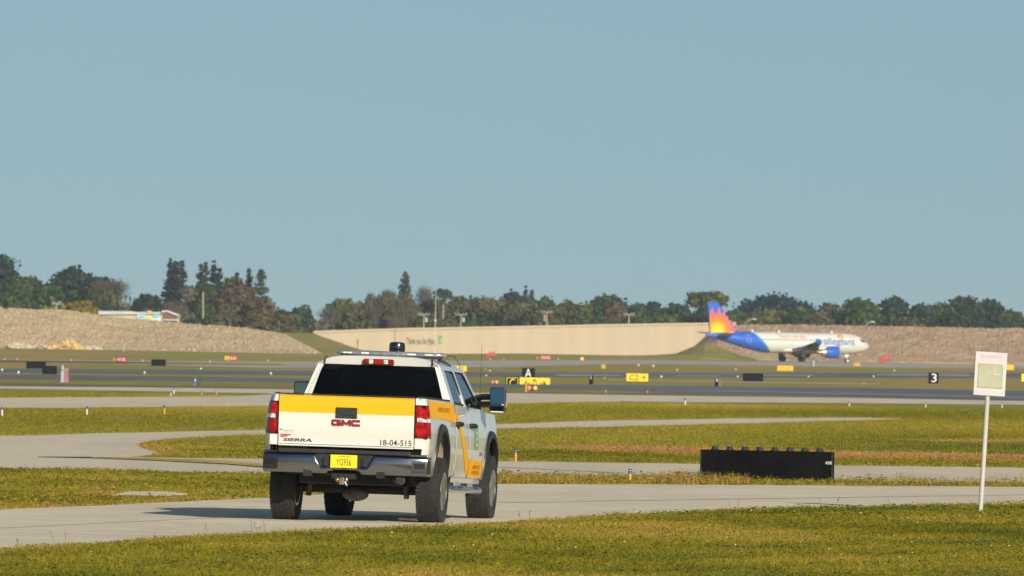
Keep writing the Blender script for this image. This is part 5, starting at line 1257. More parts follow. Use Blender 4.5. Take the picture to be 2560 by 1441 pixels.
mb = T(); mb.lathe([(.0, -1.1375), (.010, -1.137), (.011, -1.13)], 10, (.105, 0, 1.335), axis='y'); mb.build('lock', M_steel, hnd)
TGX = .0
def tgtext(st, x, z, w, h, m_, y=-1.1215, name='lettering', bold=.02, shear=0):
    mb = T(); v, f = text_mesh(st, w, h, lambda u, q: Vector((x + u, y, z + q)), bold=bold, shear=shear); mb.add(v, f); return mb.build(name, m_, tg, fix=False)
M_badge = mat('red_badge', (0.27, 0.012, 0.016), .3, coat=.6)
# the red badge is built from bars: G, M, C with square shoulders
def badge(off, grow, material, y):
    mb = T(); Z0 = 1.222; h2_ = .038 + grow; st = .0125 + grow
    def bar(x0, z0, x1, z1, w_=st):
        dx, dz = x1 - x0, z1 - z0; L_ = sqrt(dx*dx + dz*dz); nx, nz = -dz / L_ * w_, dx / L_ * w_; ex, ez = dx / L_ * grow, dz / L_ * grow
        mb.prism([(x0 - ex + nx, z0 - ez + nz), (x0 - ex - nx, z0 - ez - nz), (x1 + ex - nx, z1 + ez - nz), (x1 + ex + nx, z1 + ez + nz)], lambda a, c_, d: Vector((a, d, Z0 + c_)), y, y + .01)
    k = .026
    bar(-.172, -k, -.172, k); bar(-.172, k, -.072, k); bar(-.172, -k, -.072, -k); bar(-.072, -k, -.072, 0.0); bar(-.118, 0.0, -.072, 0.0)          # G
    bar(-.045, -k - .011, -.045, k + .011); bar(-.045, k, .0, -k * .7); bar(.0, -k * .7, .045, k); bar(.045, k + .011, .045, -k - .011)              # M
    bar(.075, -k, .075, k); bar(.075, k, .172, k); bar(.075, -k, .172, -k)                                                                          # C
    return mb.build('badge_lettering', material, tg, fix=True)
badge(0, .0042, M_steel, -1.1235); badge(0, 0.0, M_badge, -1.129)
tgtext('SIERRA', -.61, .993, .365, .040, mat('badge_black_chrome', (.05, .05, .055), .3), y=-1.102, bold=.035, shear=.15)
tgtext('18-04-515', .628, .995, .392, .072, mat('black_print', (.02, .02, .022), .5), y=-1.102, bold=.005)
mb = T()
for q in ((-.80, 1.052, .05, .022), (-.755, 1.046, .035, .034), (-.80, 1.028, .045, .016), (-.715, 1.054, .04, .018)): mb.box((q[0], -1.1185 if q[1] > 1.1 else -1.1015, q[1]), (q[2], .005, q[3]))
mb.build('red_sticker', mat('red_sticker', (.55, .07, .06), .5), tg)
mb = T(); mb.prism([(-.835, 1.135), (-.80, 1.115), (-.79, 1.108), (-.835, 1.108)], lambda a, c_, d: Vector((a, d, c_)), -1.119, -1.1165); mb.build('sticker_leaf', mat('green_sticker', (.10, .28, .14), .5), tg)
tgtext('FLEX FUEL', -.725, 1.105, .13, .014, mat('grey_sticker', (.25, .28, .27), .5), y=-1.1185)
# --- tail lamps
for sd in (1, -1):
    lampx = lambda u, y_: sd * (.866 + u)
    mb = T()
    def lamp(z0, z1, x0, x1, mats_, name, par, d0=-.012):
        m2 = T()
        def fn(z, k):
            t = k / 6.0
            x = x0 + (x1 - x0) * min(1, t * 1.35)
            if t > .74: return Vector((sd * (XS(z, -1.10 + (t - .74) * .5) + .010), -1.10 + (t - .74) * .62 + d0, z))
            xx = min(x, XS(z, -1.10) + .008)
            return Vector((sd * xx, -1.105 + d0 + .012 * (t / .74) ** 3, z))
        m2.grid(fn, list(np.linspace(z0, z1, 7)), list(range(7)))
        m2.grid(lambda z, k: Vector((sd * x0, -1.105 + d0 + .07 * k, z)), [z0, z1], [0, 1])
        for z in (z0, z1): m2.grid(lambda x, k: Vector((sd * x, -1.105 + d0 + (.06 + max(0, x - .98) * 1.2) * k, z)), [x0, (x0 + x1) / 2, x1], [0, 1])
        return m2.build(name, mats_, par, smooth=40)
    tl = lamp(1.062, 1.472, .862, 1.02, M_lampdk, 'tail_light', truck, -.006)
    lamp(1.315, 1.448, .876, 1.018, M_redlens, 'lens', tl, -.016)
    lamp(1.262, 1.312, .890, 1.005, M_clear, 'clear_lens', tl, -.018)
    lamp(1.082, 1.258, .876, 1.018, M_redlens, 'lens', tl, -.016)
# --- third brake light
mb = T(); bzc = 2.034
mb.prism([(-.195, -.036), (.195, -.036), (.20, -.02), (.195, .024), (.18, .034), (-.18, .034), (-.195, .024), (-.20, -.02)], lambda a, c_, d: Vector((a, d, bzc + c_)), 1.145, 1.175); br = mb.build('brake_light', M_lampdk, truck, bevel=.004)
for x, w_, m_ in ((-.155, .066, M_redlens), (-.094, .054, M_clear), (0, .124, M_redlens), (.094, .054, M_clear), (.155, .066, M_redlens)):
    mb = T(); mb.box((x, 1.142, bzc - .001), (w_, .012, .056)); mb.build('lens' if m_ is M_redlens else 'clear_lens', m_, br, bevel=.006)
# --- rear bumper
BW = 1.03
def bump_y(x): return -1.215 + .10 * (abs(x) / BW) ** 4
bm_ = T()
zb_ = lambda x: .592 + (.03 if abs(x) < .22 else 0)
ZB = .832
ztop_ = lambda x: ZB if abs(x) > .37 else (.675 if abs(x) < .295 else .675 + (ZB - .675) * (abs(x) - .295) / .075)
xs = sorted(set(list(np.linspace(-BW, BW, 43)) + [-.37, -.295, .295, .37, -.22, .22]))
def bface(x, k):
    a_, b_ = ztop_(x), zb_(x); t_ = (0, .06, .14, .3, .5, .7, .86, 1.0, 1.02)[k]
    y_ = (.030, .010, .002, -.003, -.004, .001, .012, .034, .12)[k]
    return Vector((x, bump_y(x) + y_, a_ + (b_ - a_) * t_))
bm_.grid(bface, xs, list(range(9)))
for sd in (1, -1):
    bm_.grid(lambda k, z: Vector((sd * (BW - .012 * (z == .592)), bump_y(BW) + .03 + .30 * k, z)), [0, .5, 1], [.592, .62, .81, ZB])
bumper = bm_.build('bumper', M_chrome, truck, smooth=40)
mb = T(); mb.box((0, -1.115, .862), (1.66, .19, .05)); mb.build('step_pad', M_trim, bumper, bevel=.012)
for sd in (1, -1):
    mb = T(); mb.grid(lambda x, k: Vector((sd * x, bump_y(x) + (.0 if k == 0 else .0) + .008 + .20 * (k == 2), (.832, .855, .862)[k] + .0)), [.83, .90, .97, 1.025], [0, 1, 2]); mb.build('corner_pad', M_trim, bumper)
    mb = T(); mb.grid(lambda x, k: Vector((sd * x, bump_y(x) - .006 - (.004 if 0 < k < 3 else 0), (.785, .77, .655, .625)[k])), [.845, .90, .95, 1.0, 1.028], [0, 1, 2, 3])
    mb.grid(lambda x, k: Vector((sd * (1.032), bump_y(1.028) - .006 + x, (.785, .625)[k])), [0, .1, .22], [0, 1]); mb.build('corner_step', M_trim, bumper, smooth=40)
    mb = T(); mb.grid(lambda x, k: Vector((sd * x, bump_y(x) - .012, (.75, .68)[k])), [.87, .94, 1.005], [0, 1]); mb.build('step_pocket', mat('pocket_black', (.006, .006, .006), .8), bumper)
mb = T(); mb.prism([(-.372, .836), (-.297, .664), (.297, .664), (.372, .836)], lambda a, c_, d: Vector((a, d, c_)), -1.17, -1.05); mb.build('plate_recess', M_trim, bumper)
for sd in (1, -1):
    mb = T(); mb.box((sd * .245, -1.178, .735), (.06, .02, .11)); mb.build('plate_lamp', mat('recess_black', (.008, .008, .009), .6), bumper, bevel=.012)
# plate
M_plate = mat('plate_yellow', (0.85, 0.66, 0.01), .4)
mb = T(); mb.box((.0, -1.212, .738), (.335, .006, .175)); plate = mb.build('license_plate', M_plate, truck, bevel=.012)
def ptext(st, x, z, w, h, m_, bold=0.0):
    mb = T(); v, f = text_mesh(st, w, h, lambda u, q: Vector((x + u, -1.2165, z + q)), bold=bold); mb.add(v, f); mb.build('lettering', m_, plate, fix=False)
M_plt = mat('plate_print', (.05, .045, .03), .5)
ptext('YG936', 0, .733, .185, .083, M_plt, .005); ptext('FLORIDA', 0, .803, .155, .017, M_plt, .01); ptext('STATE', 0, .666, .07, .012, M_plt, .01)
for x in (-.10, .10):
    mb = T(); mb.lathe([(0, -1.219), (.006, -1.218), (.006, -1.213)], 8, (x, 0, .664), axis='y'); mb.build('plate_bolt', M_plt, plate)
# --- hitch
mb = T(); mb.box((0, -1.16, .56), (.30, .16, .07)); mb.box((0, -1.20, .535), (.11, .12, .12)); ht = mb.build('hitch', M_under, truck, bevel=.01)
mb = T(); mb.box((-.005, -1.27, .50), (.06, .12, .09)); mb.build('ball_mount', M_rust, ht, bevel=.008)
for x, z in ((-.06, .515), (.05, .52)):
    mb = T(); mb.lathe([(.0, -1.315), (.022, -1.31), (.030, -1.29), (.024, -1.265), (.012, -1.25)], 12, (x, 0, z), axis='y'); mb.build('hitch_ball', M_rust if x < 0 else M_steel, ht, smooth=60)
mb = T(); mb.tube([(.035, -1.31, .49), (.06, -1.31, .455), (.075, -1.31, .445)], .014, 6); mb.build('hitch_pin', M_steel, ht, smooth=60)
# --- underbody
mb = T()
for sd in (1, -1): mb.box((sd * .46, 1.8, .63), (.10, 6.0, .16))
mb.box((0, -1.03, .64), (1.5, .12, .14)); mb.box((0, -.2, .66), (.9, .12, .12)); mb.box((0, 1.5, .62), (.95, .15, .12)); mb.box((0, 2.4, .62), (1.0, 1.2, .18))
frm = mb.build('frame', M_under, truck)
mb = T(); mb.lathe([(.0, .80), (.30, .80), (.38, .76), (.38, .60), (.28, .56), (.0, .56)], 24, (0, -.62, 0)); mb.build('spare_wheel', M_under, truck, smooth=50)
mb = MB(); mb.tube([(-.80, 0, .415), (-.25, 0, .415), (.25, 0, .415), (.80, 0, .415)], .058, 10); mb.build('rear_axle', M_under, truck, smooth=50)
mb = MB(); mb.lathe([(.0, -.17), (.08, -.155), (.13, -.09), (.145, .04), (.11, .16), (.05, .26)], 18, (-.08, 0, .395), axis='y'); [setattr(v_, 'z', .352 + (v_.z - .395) * .62) or setattr(v_, 'x', -.05 + (v_.x + .08) * 1.15) for v_ in mb.v]; mb.build('differential', M_diff, truck, smooth=50)
mb = MB(); mb.tube([(-.80, WB, .415), (.80, WB, .415)], .05, 8); mb.box((0, WB - .5, .47), (.7, .9, .12)); mb.build('front_axle', M_under, truck)
mb = T(); mb.tube([(.47, 1.0, .56), (.50, -.2, .60), (.56, -.75, .56), (.70, -1.08, .535)], [.04, .042, .05, .055], 14); mb.tube([(.70, -1.082, .535), (.705, -1.10, .5335)], [.045, .045], 14, mi=1); mb.build('exhaust_pipe', [mat('exhaust_dark', (.11, .085, .07), .5, metal=.6), M_under], truck, smooth=50)
for sd in (1, -1):
    mb = MB(); mb.tube([(sd * .62, -.12, .32), (sd * .60, -.05, .62), (sd * .58, .05, .80)], .035, 8); mb.build('shock_absorber', M_diff, truck, smooth=50)
    mb = MB(); mb.tube([(sd * .55, -.75, .62), (sd * .55, -.3, .50), (sd * .55, 0, .475), (sd * .55, .4, .50), (sd * .55, .8, .60)], .04, 6, squash=.8); mb.build('leaf_spring', M_under, truck)
mb = T(); mb.box((0, .5, .55), (1.24, 2.7, .17)); mb.box((.05, 3.1, .55), (1.3, 3.0, .20)); mb.box((-.35, .7, .50), (.42, .9, .2)); mb.box((.33, 1.2, .47), (.30, .8, .16)); mb.build('under_tray', M_under, truck, bevel=.02)
# --- side steps
for sd in (1, -1):
    mb = T(); mb.tube([(sd * .86, .60, .56), (sd * 1.0, .66, .475), (sd * 1.05, .82, .462), (sd * 1.05, 2.9, .462), (sd * 1.0, 3.16, .475), (sd * .86, 3.22, .56)], .045, 12); stp = mb.build('side_step', M_steel, truck, smooth=60)
    for y in (1.25, 2.55):
        mb = T(); mb.lathe([(.0, .055), (.10, .052), (.13, .03), (.14, -.01)], 16, (0, 0, 0))
        for v_ in mb.v: v_.x, v_.y, v_.z = sd * 1.055 + v_.x * .55, y + v_.y * 1.7, .478 + v_.z * .6
        mb.build('step_tread', M_steel, stp, smooth=60)
    for y in (.9, 2.0, 2.95):
        mb = T(); mb.box((sd * .94, y, .52), (.2, .05, .05)); mb.build('step_bracket', M_under, stp)
# --- mirrors
for sd, xm in ((1, 1.25), (-1, 1.29)):
    ym, zm = 3.02, 1.628
    mb = T(); mb.box((0, 0, 0), (.215, .13, .33))
    for v_ in mb.v:
        if v_.y > 0: v_.x *= .86; v_.z *= .90
        v_.x += sd * xm; v_.y += ym; v_.z += zm
    mr_ = mb.build('wing_mirror', M_trim, truck, bevel=.028)
    M_mir = mat('mirror_sky_teal', (.13, .27, .33), .02, metal=1.0)  # teal of the mirrored sky is put into the metal colour
    # upper main glass, lower spotter glass, tilted slightly upwards and outwards
    mb = T(); mb.grid(lambda x, z: Vector((sd * xm + x, ym - .070 + z * (.10 if sd > 0 else -.12) + sd * x * .02, zm + .043 + z)), [-.088, .088], [-.095, .095]); mb.build('mirror_glass', M_mir, mr_, solid=.004)
    mb = T(); mb.grid(lambda x, z: Vector((sd * xm + x, ym - .070 + z * .35, zm - .105 + z)), [-.088, -.03, .03, .088], [-.038, 0, .038]); mb.build('spotter_glass', mat('spotter_dark', (.05, .065, .08), .05, metal=1.0), mr_, solid=.004)
    mb = T(); mb.box((sd * xm, ym - .070, zm - .150), (.165, .012, .016)); mb.build('mirror_trim', M_wht, mr_)
    mb = T(); mb.box((sd * (xm + .108), ym - .01, zm - .06), (.008, .06, .06)); mb.build('turn_lamp', M_orange, mr_)
    mb = T(); mb.box((sd * (xm + .070), ym - .0745, zm - .05), (.026, .006, .034)); mb.build('marker_lamp', mat('marker_cream', (.70, .58, .38), .3), mr_)
    for z in (zm + .035, zm - .06):
        mb = T(); mb.tube([(sd * .93, ym + .26, z - .02), (sd * 1.02, ym + .12, z), (sd * (xm - .09), ym + .01, z)], .032, 8, squash=1.25); mb.build('mirror_arm', M_trim, mr_, smooth=50)
    mb = T(); mb.box((sd * .945, ym + .27, zm - .05), (.07, .16, .22)); mb.build('mirror_base', M_trim, mr_, bevel=.02)
# --- roof light bar, beacon, antenna
lb_y = 2.15; mb = T(); zl = 2.155
mb.tube([(-.70, lb_y, zl), (-.66, lb_y - .02, zl), (-.3, lb_y - .03, zl), (.3, lb_y - .03, zl), (.66, lb_y - .02, zl), (.70, lb_y, zl)], [.022, .048, .052, .052, .048, .022], 12, squash=.0 or .62)
bar = mb.build('roof_light_bar', mat('light_bar_lens', (.20, .215, .245), .16, coat=1.0, var=.25, scale=(14, 5, 5), detail=2.0), truck, smooth=50)
mb = T(); mb.box((0, lb_y, zl - .036), (1.30, .12, .018)); mb.build('bar_base', M_trim, bar)
for x, w_ in ((-.56, .11), (-.33, .10), (.27, .11), (.49, .11)):
    mb = T(); mb.box((x, lb_y - .082, zl), (w_, .01, .018)); mb.build('bar_lamp', mat('bar_lamp_white', (.78, .74, .62), .2, var=.3, scale=(60, 5, 5)), bar)
for sd in (1, -1):
    mb = T(); mb.tube([(sd * .60, lb_y, 2.10), (sd * .70, lb_y, 2.06), (sd * .76, lb_y, 2.02)], .02, 6); mb.build('bar_strap', M_trim, bar)
mb = T(); mb.lathe([(.0, .006), (.012, .004), (.014, -.01)], 10, (-.155, lb_y - .09, zl - .035)); mb.build('bolt_head', M_steel, bar)
mb = T(); mb.lathe([(.098, 0), (.103, .015), (.103, .085), (.092, .115), (.06, .124), (.0, .126)], 22, (-.012, 2.62, 2.195)); mb.lathe([(.07, 0), (.07, .13)], 12, (-.012, 2.62, 2.07)); mb.build('beacon', mat('beacon_black', (.010, .010, .012), .18, coat=1.0), truck, smooth=45)
ax = 1.0; 
mb = T(); mb.tube([(.90, 3.72, 1.47), (.90, 3.73, 1.7), (.903, 3.74, 2.335)], [.006, .0035, .002], 6); mb.lathe([(.02, 0), (.012, .05)], 8, (.90, 3.72, 1.46)); mb.build('antenna', M_trim, truck)
mb = T(); mb.tube([(.66, 2.3, 2.10), (.70, 2.35, 2.16), (.76, 2.45, 2.15), (.80, 2.6, 2.06), (.79, 2.7, 2.01)], .004, 5); mb.build('antenna_lead', M_trim, truck)
# --- front lamps and bumper (hidden from here, seen from a step aside)
for sd in (1, -1):
    mb = T(); mb.grid(lambda z, k: Vector((sd * (.62 + .30 * min(1, k / 2) - .01 * (k == 3)), 4.872 - .09 * max(0, k - 1) ** 1.3, z)), [1.02, 1.12, 1.24], [0, 1, 2, 3]); mb.build('headlight', M_clear, truck, smooth=40)
mb = T(); mb.box((0, 4.90, .76), (1.90, .16, .26)); mb.build('front_bumper', M_chrome, truck, bevel=.05)
mb = T(); mb.box((0, 4.865, 1.10), (1.10, .04, .34)); mb.build('grille', M_trim, truck, bevel=.03)
# --- wheels
def wheel(sd):
    w_ = empty('wheel'); R0 = .415
    # x grows outwards (sd)
    prof = [(.235, -.135), (.26, -.148), (.33, -.155), (.385, -.145), (.405, -.12), (.413, -.09), (.413, .09), (.405, .12), (.385, .145), (.33, .155), (.26, .148), (.235, .135)]
    t = MB(); t.lathe([(r_, sd * h_) for r_, h_ in prof], 48, axis='x')
    nb = 54
    for k in range(nb):
        a = 2 * pi * k / nb
        for row, (xo, wd, ph) in enumerate(((-.118, .052, 0), (-.055, .050, .5), (.0, .044, 0), (.055, .050, .5), (.118, .052, 0))):
            aa = a + ph * 2 * pi / nb; rr_ = R0 - (.010 if abs(xo) > .1 else .001)
            rot = Matrix.Rotation(aa, 3, 'X') @ Matrix.Rotation(radians(18 if row % 2 else -18), 3, 'Z')
            c_ = Matrix.Rotation(aa, 3, 'X') @ Vector((xo, 0, rr_))
            t.box(c_, (wd, .030, .016), rot)
    ty = t.build('tyre', M_tyre, w_, smooth=30, fix=False)
    r_ = MB(); r_.lathe([(.240, sd * .138), (.232, sd * .150), (.222, sd * .140), (.205, sd * .07), (.19, sd * .06), (.10, sd * .075), (.085, sd * .13), (.07, sd * .142), (.0, sd * .145)], 40, axis='x')
    r_.lathe([(.238, sd * .14), (.238, -sd * .14), (.215, -sd * .14), (.20, -sd * .05), (.0, -sd * .05)], 32, axis='x')
    for k in range(8):
        a = 2 * pi * k / 8; rot = Matrix.Rotation(a, 3, 'X')
        c_ = rot @ Vector((sd * .112, 0, .155)); r_.box(c_, (.05, .062, .13), rot)
    rim = r_.build('rim', M_rim, w_, smooth=35)
    for k in range(8):
        a = 2 * pi * (k + .5) / 8; l_ = MB(); l_.lathe([(.013, sd * .09), (.013, sd * .135), (.006, sd * .142)], 6, (0, .085 * sin(a), .085 * cos(a)), axis='x'); l_.build('lug_nut', M_steel, rim)
    return w_
for sd in (1, -1):
    p_ = wheel(sd)
    for i, y in enumerate((0.0, WB)):
        q = p_ if i == 0 else copy_tree(p_)
        q.parent = truck; q.location = (sd * .922, y, .425); q.rotation_euler = (random.uniform(0, 6), 0, 0)
        if i == 1: q.location.z = .423
# ------------------------------------------------------------------ the airliner
PG = ground(1980, 904.5); PG = at(1980, 904.5, 2063.0)
plane = tag(empty('airliner', (PG.x, 2063.0, 0), (0, 0, radians(29.0))), 'white and blue passenger jet with an orange sunburst tail, taxiing away to the right', 'aircraft')
SG = 17.7                                     # main gear station behind the nose; x = SG - s
M_fus = bpy.data.materials.new('fuselage_paint'); M_fus.use_nodes = True
nt = M_fus.node_tree; bb = nt.nodes['Principled BSDF']; bb.inputs['Roughness'].default_value = .35; bb.inputs['Coat Weight'].default_value = .5
tc = nt.nodes.new('ShaderNodeTexCoord'); sp = nt.nodes.new('ShaderNodeSeparateXYZ'); nt.links.new(tc.outputs['Object'], sp.inputs[0])
# the blue sweeps forward towards the belly: mask from x + 1.05*z
ml = nt.nodes.new('ShaderNodeMath'); ml.operation = 'MULTIPLY_ADD'; ml.inputs[1].default_value = 1.02
nt.links.new(sp.outputs['Z'], ml.inputs[0]); nt.links.new(sp.outputs['X'], ml.inputs[2])
rp = nt.nodes.new('ShaderNodeValToRGB'); mr = nt.nodes.new('ShaderNodeMapRange')
mr.inputs[1].default_value = -7.5; mr.inputs[2].default_value = -2.5
nt.links.new(ml.outputs[0], mr.inputs[0]); nt.links.new(mr.outputs[0], rp.inputs['Fac'])
els = rp.color_ramp.elements
els[0].position = 0.0; els[0].color = (0.022, 0.115, 0.55, 1); els[1].position = .62; els[1].color = (.022, .115, .55, 1)
e = els.new(.74); e.color = (.06, .25, .62, 1); e = els.new(.78); e.color = (.64, .63, .575, 1)
nt.links.new(rp.outputs[0], bb.inputs['Base Color'])
M_pblue = mat('aircraft_blue', (0.022, 0.115, 0.55), .35, coat=.5)
M_pwhite = mat('aircraft_white', (0.64, 0.63, 0.575), .35, coat=.5)
M_pgrey = mat('aircraft_grey', (0.30, 0.31, 0.31), .4)
M_wingdk = mat('wing_underside', (0.10, 0.115, 0.12), .5)
ST = [(0, .06, .06, 3.30), (.25, .42, .42, 3.30), (.7, .80, .82, 3.34), (1.4, 1.18, 1.22, 3.45), (2.2, 1.45, 1.55, 3.58), (3.2, 1.70, 1.84, 3.68), (4.6, 1.90, 2.02, 3.74), (6.2, 1.975, 2.07, 3.75),
      (12, 1.975, 2.07, 3.75), (18, 1.975, 2.07, 3.75), (23.5, 1.975, 2.07, 3.75), (25.5, 1.95, 1.97, 3.84), (28, 1.75, 1.70, 4.08), (30.5, 1.42, 1.36, 4.36), (33, 1.0, .98, 4.66), (35.2, .60, .66, 4.90), (36.8, .32, .40, 5.03), (37.5, .16, .22, 5.08)]
def fus(s, a, off=0.0):
    for (s0, *p0), (s1, *p1) in zip(ST, ST[1:]):
        if s <= s1:
            t = max(0, (s - s0) / (s1 - s0)); ry, rz, zc = [u + (v - u) * t for u, v in zip(p0, p1)]; break
    else: ry, rz, zc = ST[-1][1:]
    return Vector((SG - s, (ry + off) * sin(a), zc + (rz + off) * cos(a)))
mb = MB(); ss = sorted(set([q[0] for q in ST] + list(np.arange(6.2, 37.4, 1.1)) + [.1, .45, 1.0, 1.8, 2.7, 3.9, 5.4]))
mb.grid(lambda s, k: fus(s, 2 * pi * k / 40), ss, list(range(41)))
fz = mb.build('fuselage', M_fus, plane, smooth=60)
# wing-body fairing
mb = MB(); mb.grid(lambda t, k: Vector((SG - (11.2 + 10.6 * t), 2.05 * sin(2 * pi * k / 24) * sin(pi * min(1, max(0.02, t))) ** .35, 2.35 + (.85 if cos(2*pi*k/24) < 0 else .5) * cos(2 * pi * k / 24) * sin(pi * min(.98, max(0.02, t))) ** .35)), [0.02, .08, .2, .4, .6, .8, .92, .98], list(range(25))); mb.build('belly_fairing', M_pwhite, plane, smooth=60)
def foil(sec, mb, thick=.11):
    """sec: list of (LE point, chord) -> closed lofted wing, chord along -x"""
    prof = [(0, 0), (.03, .35), (.12, .78), (.3, 1.0), (.6, .72), (1, .02), (.6, -.45), (.3, -.62), (.12, -.5), (.03, -.28)]
    rings = []
    for le, ch, up in sec:
        rings.append([le + Vector((-c * ch, 0, 0)) + up * (t * ch * thick * .55) for c, t in prof])
    n = len(prof); vs = [p for r_ in rings for p in r_]; fs = []
    for i in range(len(rings) - 1):
        for k in range(n): fs.append((i*n+k, (i+1)*n+k, (i+1)*n+(k+1) % n, i*n+(k+1) % n))
    fs.append(tuple(range(n))); fs.append(tuple(reversed(range((len(rings)-1)*n, len(rings)*n))))
    mb.add(vs, fs)
UP = Vector((0, 0, 1))
for sd in (-1, 1):                            # -1 is the side towards the camera
    w = MB(); foil([(Vector((SG - 11.9, sd * 1.2, 2.55)), 6.9, UP), (Vector((SG - 13.2, sd * 3.0, 2.62)), 5.6, UP), (Vector((SG - 15.4, sd * 6.4, 2.95)), 3.9, UP), (Vector((SG - 20.6, sd * 16.6, 4.05)), 1.6, UP)], w)
    wing = w.build('wing', M_wingdk, plane, smooth=50)
    w = MB(); foil([(Vector((SG - 20.7, sd * 16.55, 3.75)), 1.2, Vector((0, 1, 0))), (Vector((SG - 20.8, sd * 16.65, 4.05)), 1.5, Vector((0, 1, 0))), (Vector((SG - 21.4, sd * 16.8, 4.6)), .8, Vector((0, 1, 0)))], w, .1); w.build('wing_fence', M_pblue, wing)
    for yy in (4.2, 7.4, 10.6):
        le = 13.2 + (yy - 3) * .52; ch = 5.0 - (yy - 3) * .24
        w = MB(); w.tube([(SG - le - ch * .55, sd * yy, 2.60 + yy * .06), (SG - le - ch * .85, sd * yy, 2.45 + yy * .06), (SG - le - ch * 1.12, sd * yy, 2.58 + yy * .06)], [.12, .24, .05], 8); w.build('flap_fairing', M_wingdk, wing, smooth=60)
    for (ya, xa, za), (yb, xb, zb2) in (((2.2, 18.55, 2.5), (6.2, 19.1, 2.85)), ((6.4, 19.15, 2.87), (12.4, 20.35, 3.45))):
        w = MB(); w.grid(lambda t, k: Vector((SG - (xa + (xb - xa) * t) - k * (1.15 - .3 * t) , sd * (ya + (yb - ya) * t), za + (zb2 - za) * t - k * (.85 - .25 * t))), [0, .5, 1], [0, .5, 1]); w.build('flap', M_wingdk, wing, solid=.08)
    w = MB(); foil([(Vector((SG - 31.6, sd * .5, 5.0)), 3.6, UP), (Vector((SG - 34.9, sd * 6.2, 5.55)), 1.5, UP)], w, .1); w.build('tailplane', mat('tailplane_sunlit', (.66, .65, .60), .4), plane, smooth=50)  # whitened: the sunlight on the tailplane is put into its colour
    # engine
    ex, ey, ez = SG - 10.6, sd * 5.75, 1.98
    w = MB(); w.lathe([(.90, .0), (1.05, -.02), (1.17, -.25), (1.22, -.9), (1.20, -1.7), (1.10, -2.5), (1.02, -2.9), (.95, -2.9)], 26, (ex, ey, ez), axis='x'); w.lathe([(.90, -.02), (.85, -.5), (.0, -.55)], 26, (ex, ey, ez), axis='x', mi=1)
    en = w.build('engine', [M_pblue, M_wingdk], plane, smooth=50)
    w = MB(); w.lathe([(.98, -.0), (1.08, .06), (1.17, -.04), (1.17, -.22)], 26, (ex + .02, ey, ez), axis='x'); w.build('intake_lip', M_pgrey, en, smooth=60)
    w = MB(); w.lathe([(.80, -2.6), (.74, -3.3), (.58, -3.9), (.50, -3.9)], 22, (ex, ey, ez), axis='x'); w.lathe([(.36, -3.5), (.2, -4.3), (.0, -4.7)], 16, (ex, ey, ez), axis='x'); w.build('exhaust_nozzle', mat('nozzle_metal', (.50, .47, .42), .4, metal=.6), en, smooth=50)
    w = MB(); w.prism([(ex - .8, 3.15), (ex - 2.9, 3.05), (ex - 4.6, 2.75), (ex - 4.2, 2.5), (ex - 1.0, 2.95)], lambda a, c_, d: Vector((a, ey + d, c_)), -.16, .16); w.build('pylon', M_pwhite, en)
    # main gear
    w = MB(); w.tube([(0, sd * 3.7, 2.7), (0, sd * 3.8, .6)], .17, 8); w.tube([(.1, sd * 3.8, .9), (.2, sd * 2.2, 2.4)], .09, 6); w.tube([(0, sd * 3.3, .58), (0, sd * 4.3, .58)], .1, 8); gr = w.build('main_gear', M_pgrey, plane)
    for yy in (3.36, 4.24):
        w = MB(); w.lathe([(.25, -.2), (.52, -.2), (.58, -.13), (.58, .13), (.52, .2), (.25, .2)], 22, (0, sd * yy, .58), axis='y'); w.lathe([(.24, -.17), (.24, .17)], 14, (0, sd * yy, .58), axis='y', mi=1); w.build('wheel', [M_tyre, M_pgrey], gr, smooth=40)
    w = MB(); w.box((0, sd * 4.55, 1.7), (.9, .05, 1.5)); w.build('gear_door', M_pgrey, gr)
# nose gear
nx = SG - 5.07
w = MB(); w.tube([(nx, 0, 2.0), (nx, 0, .4)], .11, 8); w.tube([(nx, -.3, .4), (nx, .3, .4)], .07, 6); ng = w.build('nose_gear', M_pwhite, plane)
for yy in (-.25, .25):
    w = MB(); w.lathe([(.16, -.1), (.36, -.1), (.38, -.06), (.38, .06), (.36, .1), (.16, .1)], 18, (nx, yy, .38), axis='y'); w.lathe([(.26, -.115), (.26, .115)], 12, (nx, yy, .38), axis='y', mi=1); w.build('wheel', [M_tyre, M_pwhite], ng, smooth=40)
w = MB(); w.box((nx - .3, -.45, 1.35), (.9, .04, .55)); w.box((nx - .3, .45, 1.35), (.9, .04, .55)); w.build('gear_door', M_pwhite, ng)
# fin with the sunburst, from the outline in the photograph
def pl(px, py):                               # a point of the plane's own x-z plane seen at px,py
    d_ = ray(px, py); n_ = Vector((-sin(radians(29)), cos(radians(29)), 0)); o_ = Vector((PG.x, 2063.0, 0))
    t = (o_ - EYE).dot(n_) / d_.dot(n_); q = EYE + d_ * t - o_
    return (q.x * cos(radians(29)) + q.y * sin(radians(29)), q.z)
fin_px = [(1852, 838), (1832, 812), (1806, 774), (1796, 758), (1790, 755.5), (1771, 755.5), (1769.5, 758), (1772, 790), (1775, 836), (1800, 842)]
fin_o = [pl(*q) for q in fin_px]
w = MB()
w.prism(fin_o, lambda a, c_, d: Vector((a, d * (1 - .55 * (c_ - 5.5) / 6.2), c_)), -.22, .22); fin = w.build('fin', M_pblue, plane, bevel=.08)
sb_px = [(1774, 834.5), (1773.5, 800), (1774.5, 778), (1781, 769), (1787, 791), (1797, 767.5), (1801, 788), (1811, 778), (1811.5, 795), (1820, 790), (1818, 803), (1828, 801), (1823.5, 812), (1836, 812.5), (1829, 820), (1844, 823.5), (1832, 827), (1848, 834), (1800, 836)]
M_burst = bpy.data.materials.new('sunburst_paint'); M_burst.use_nodes = True
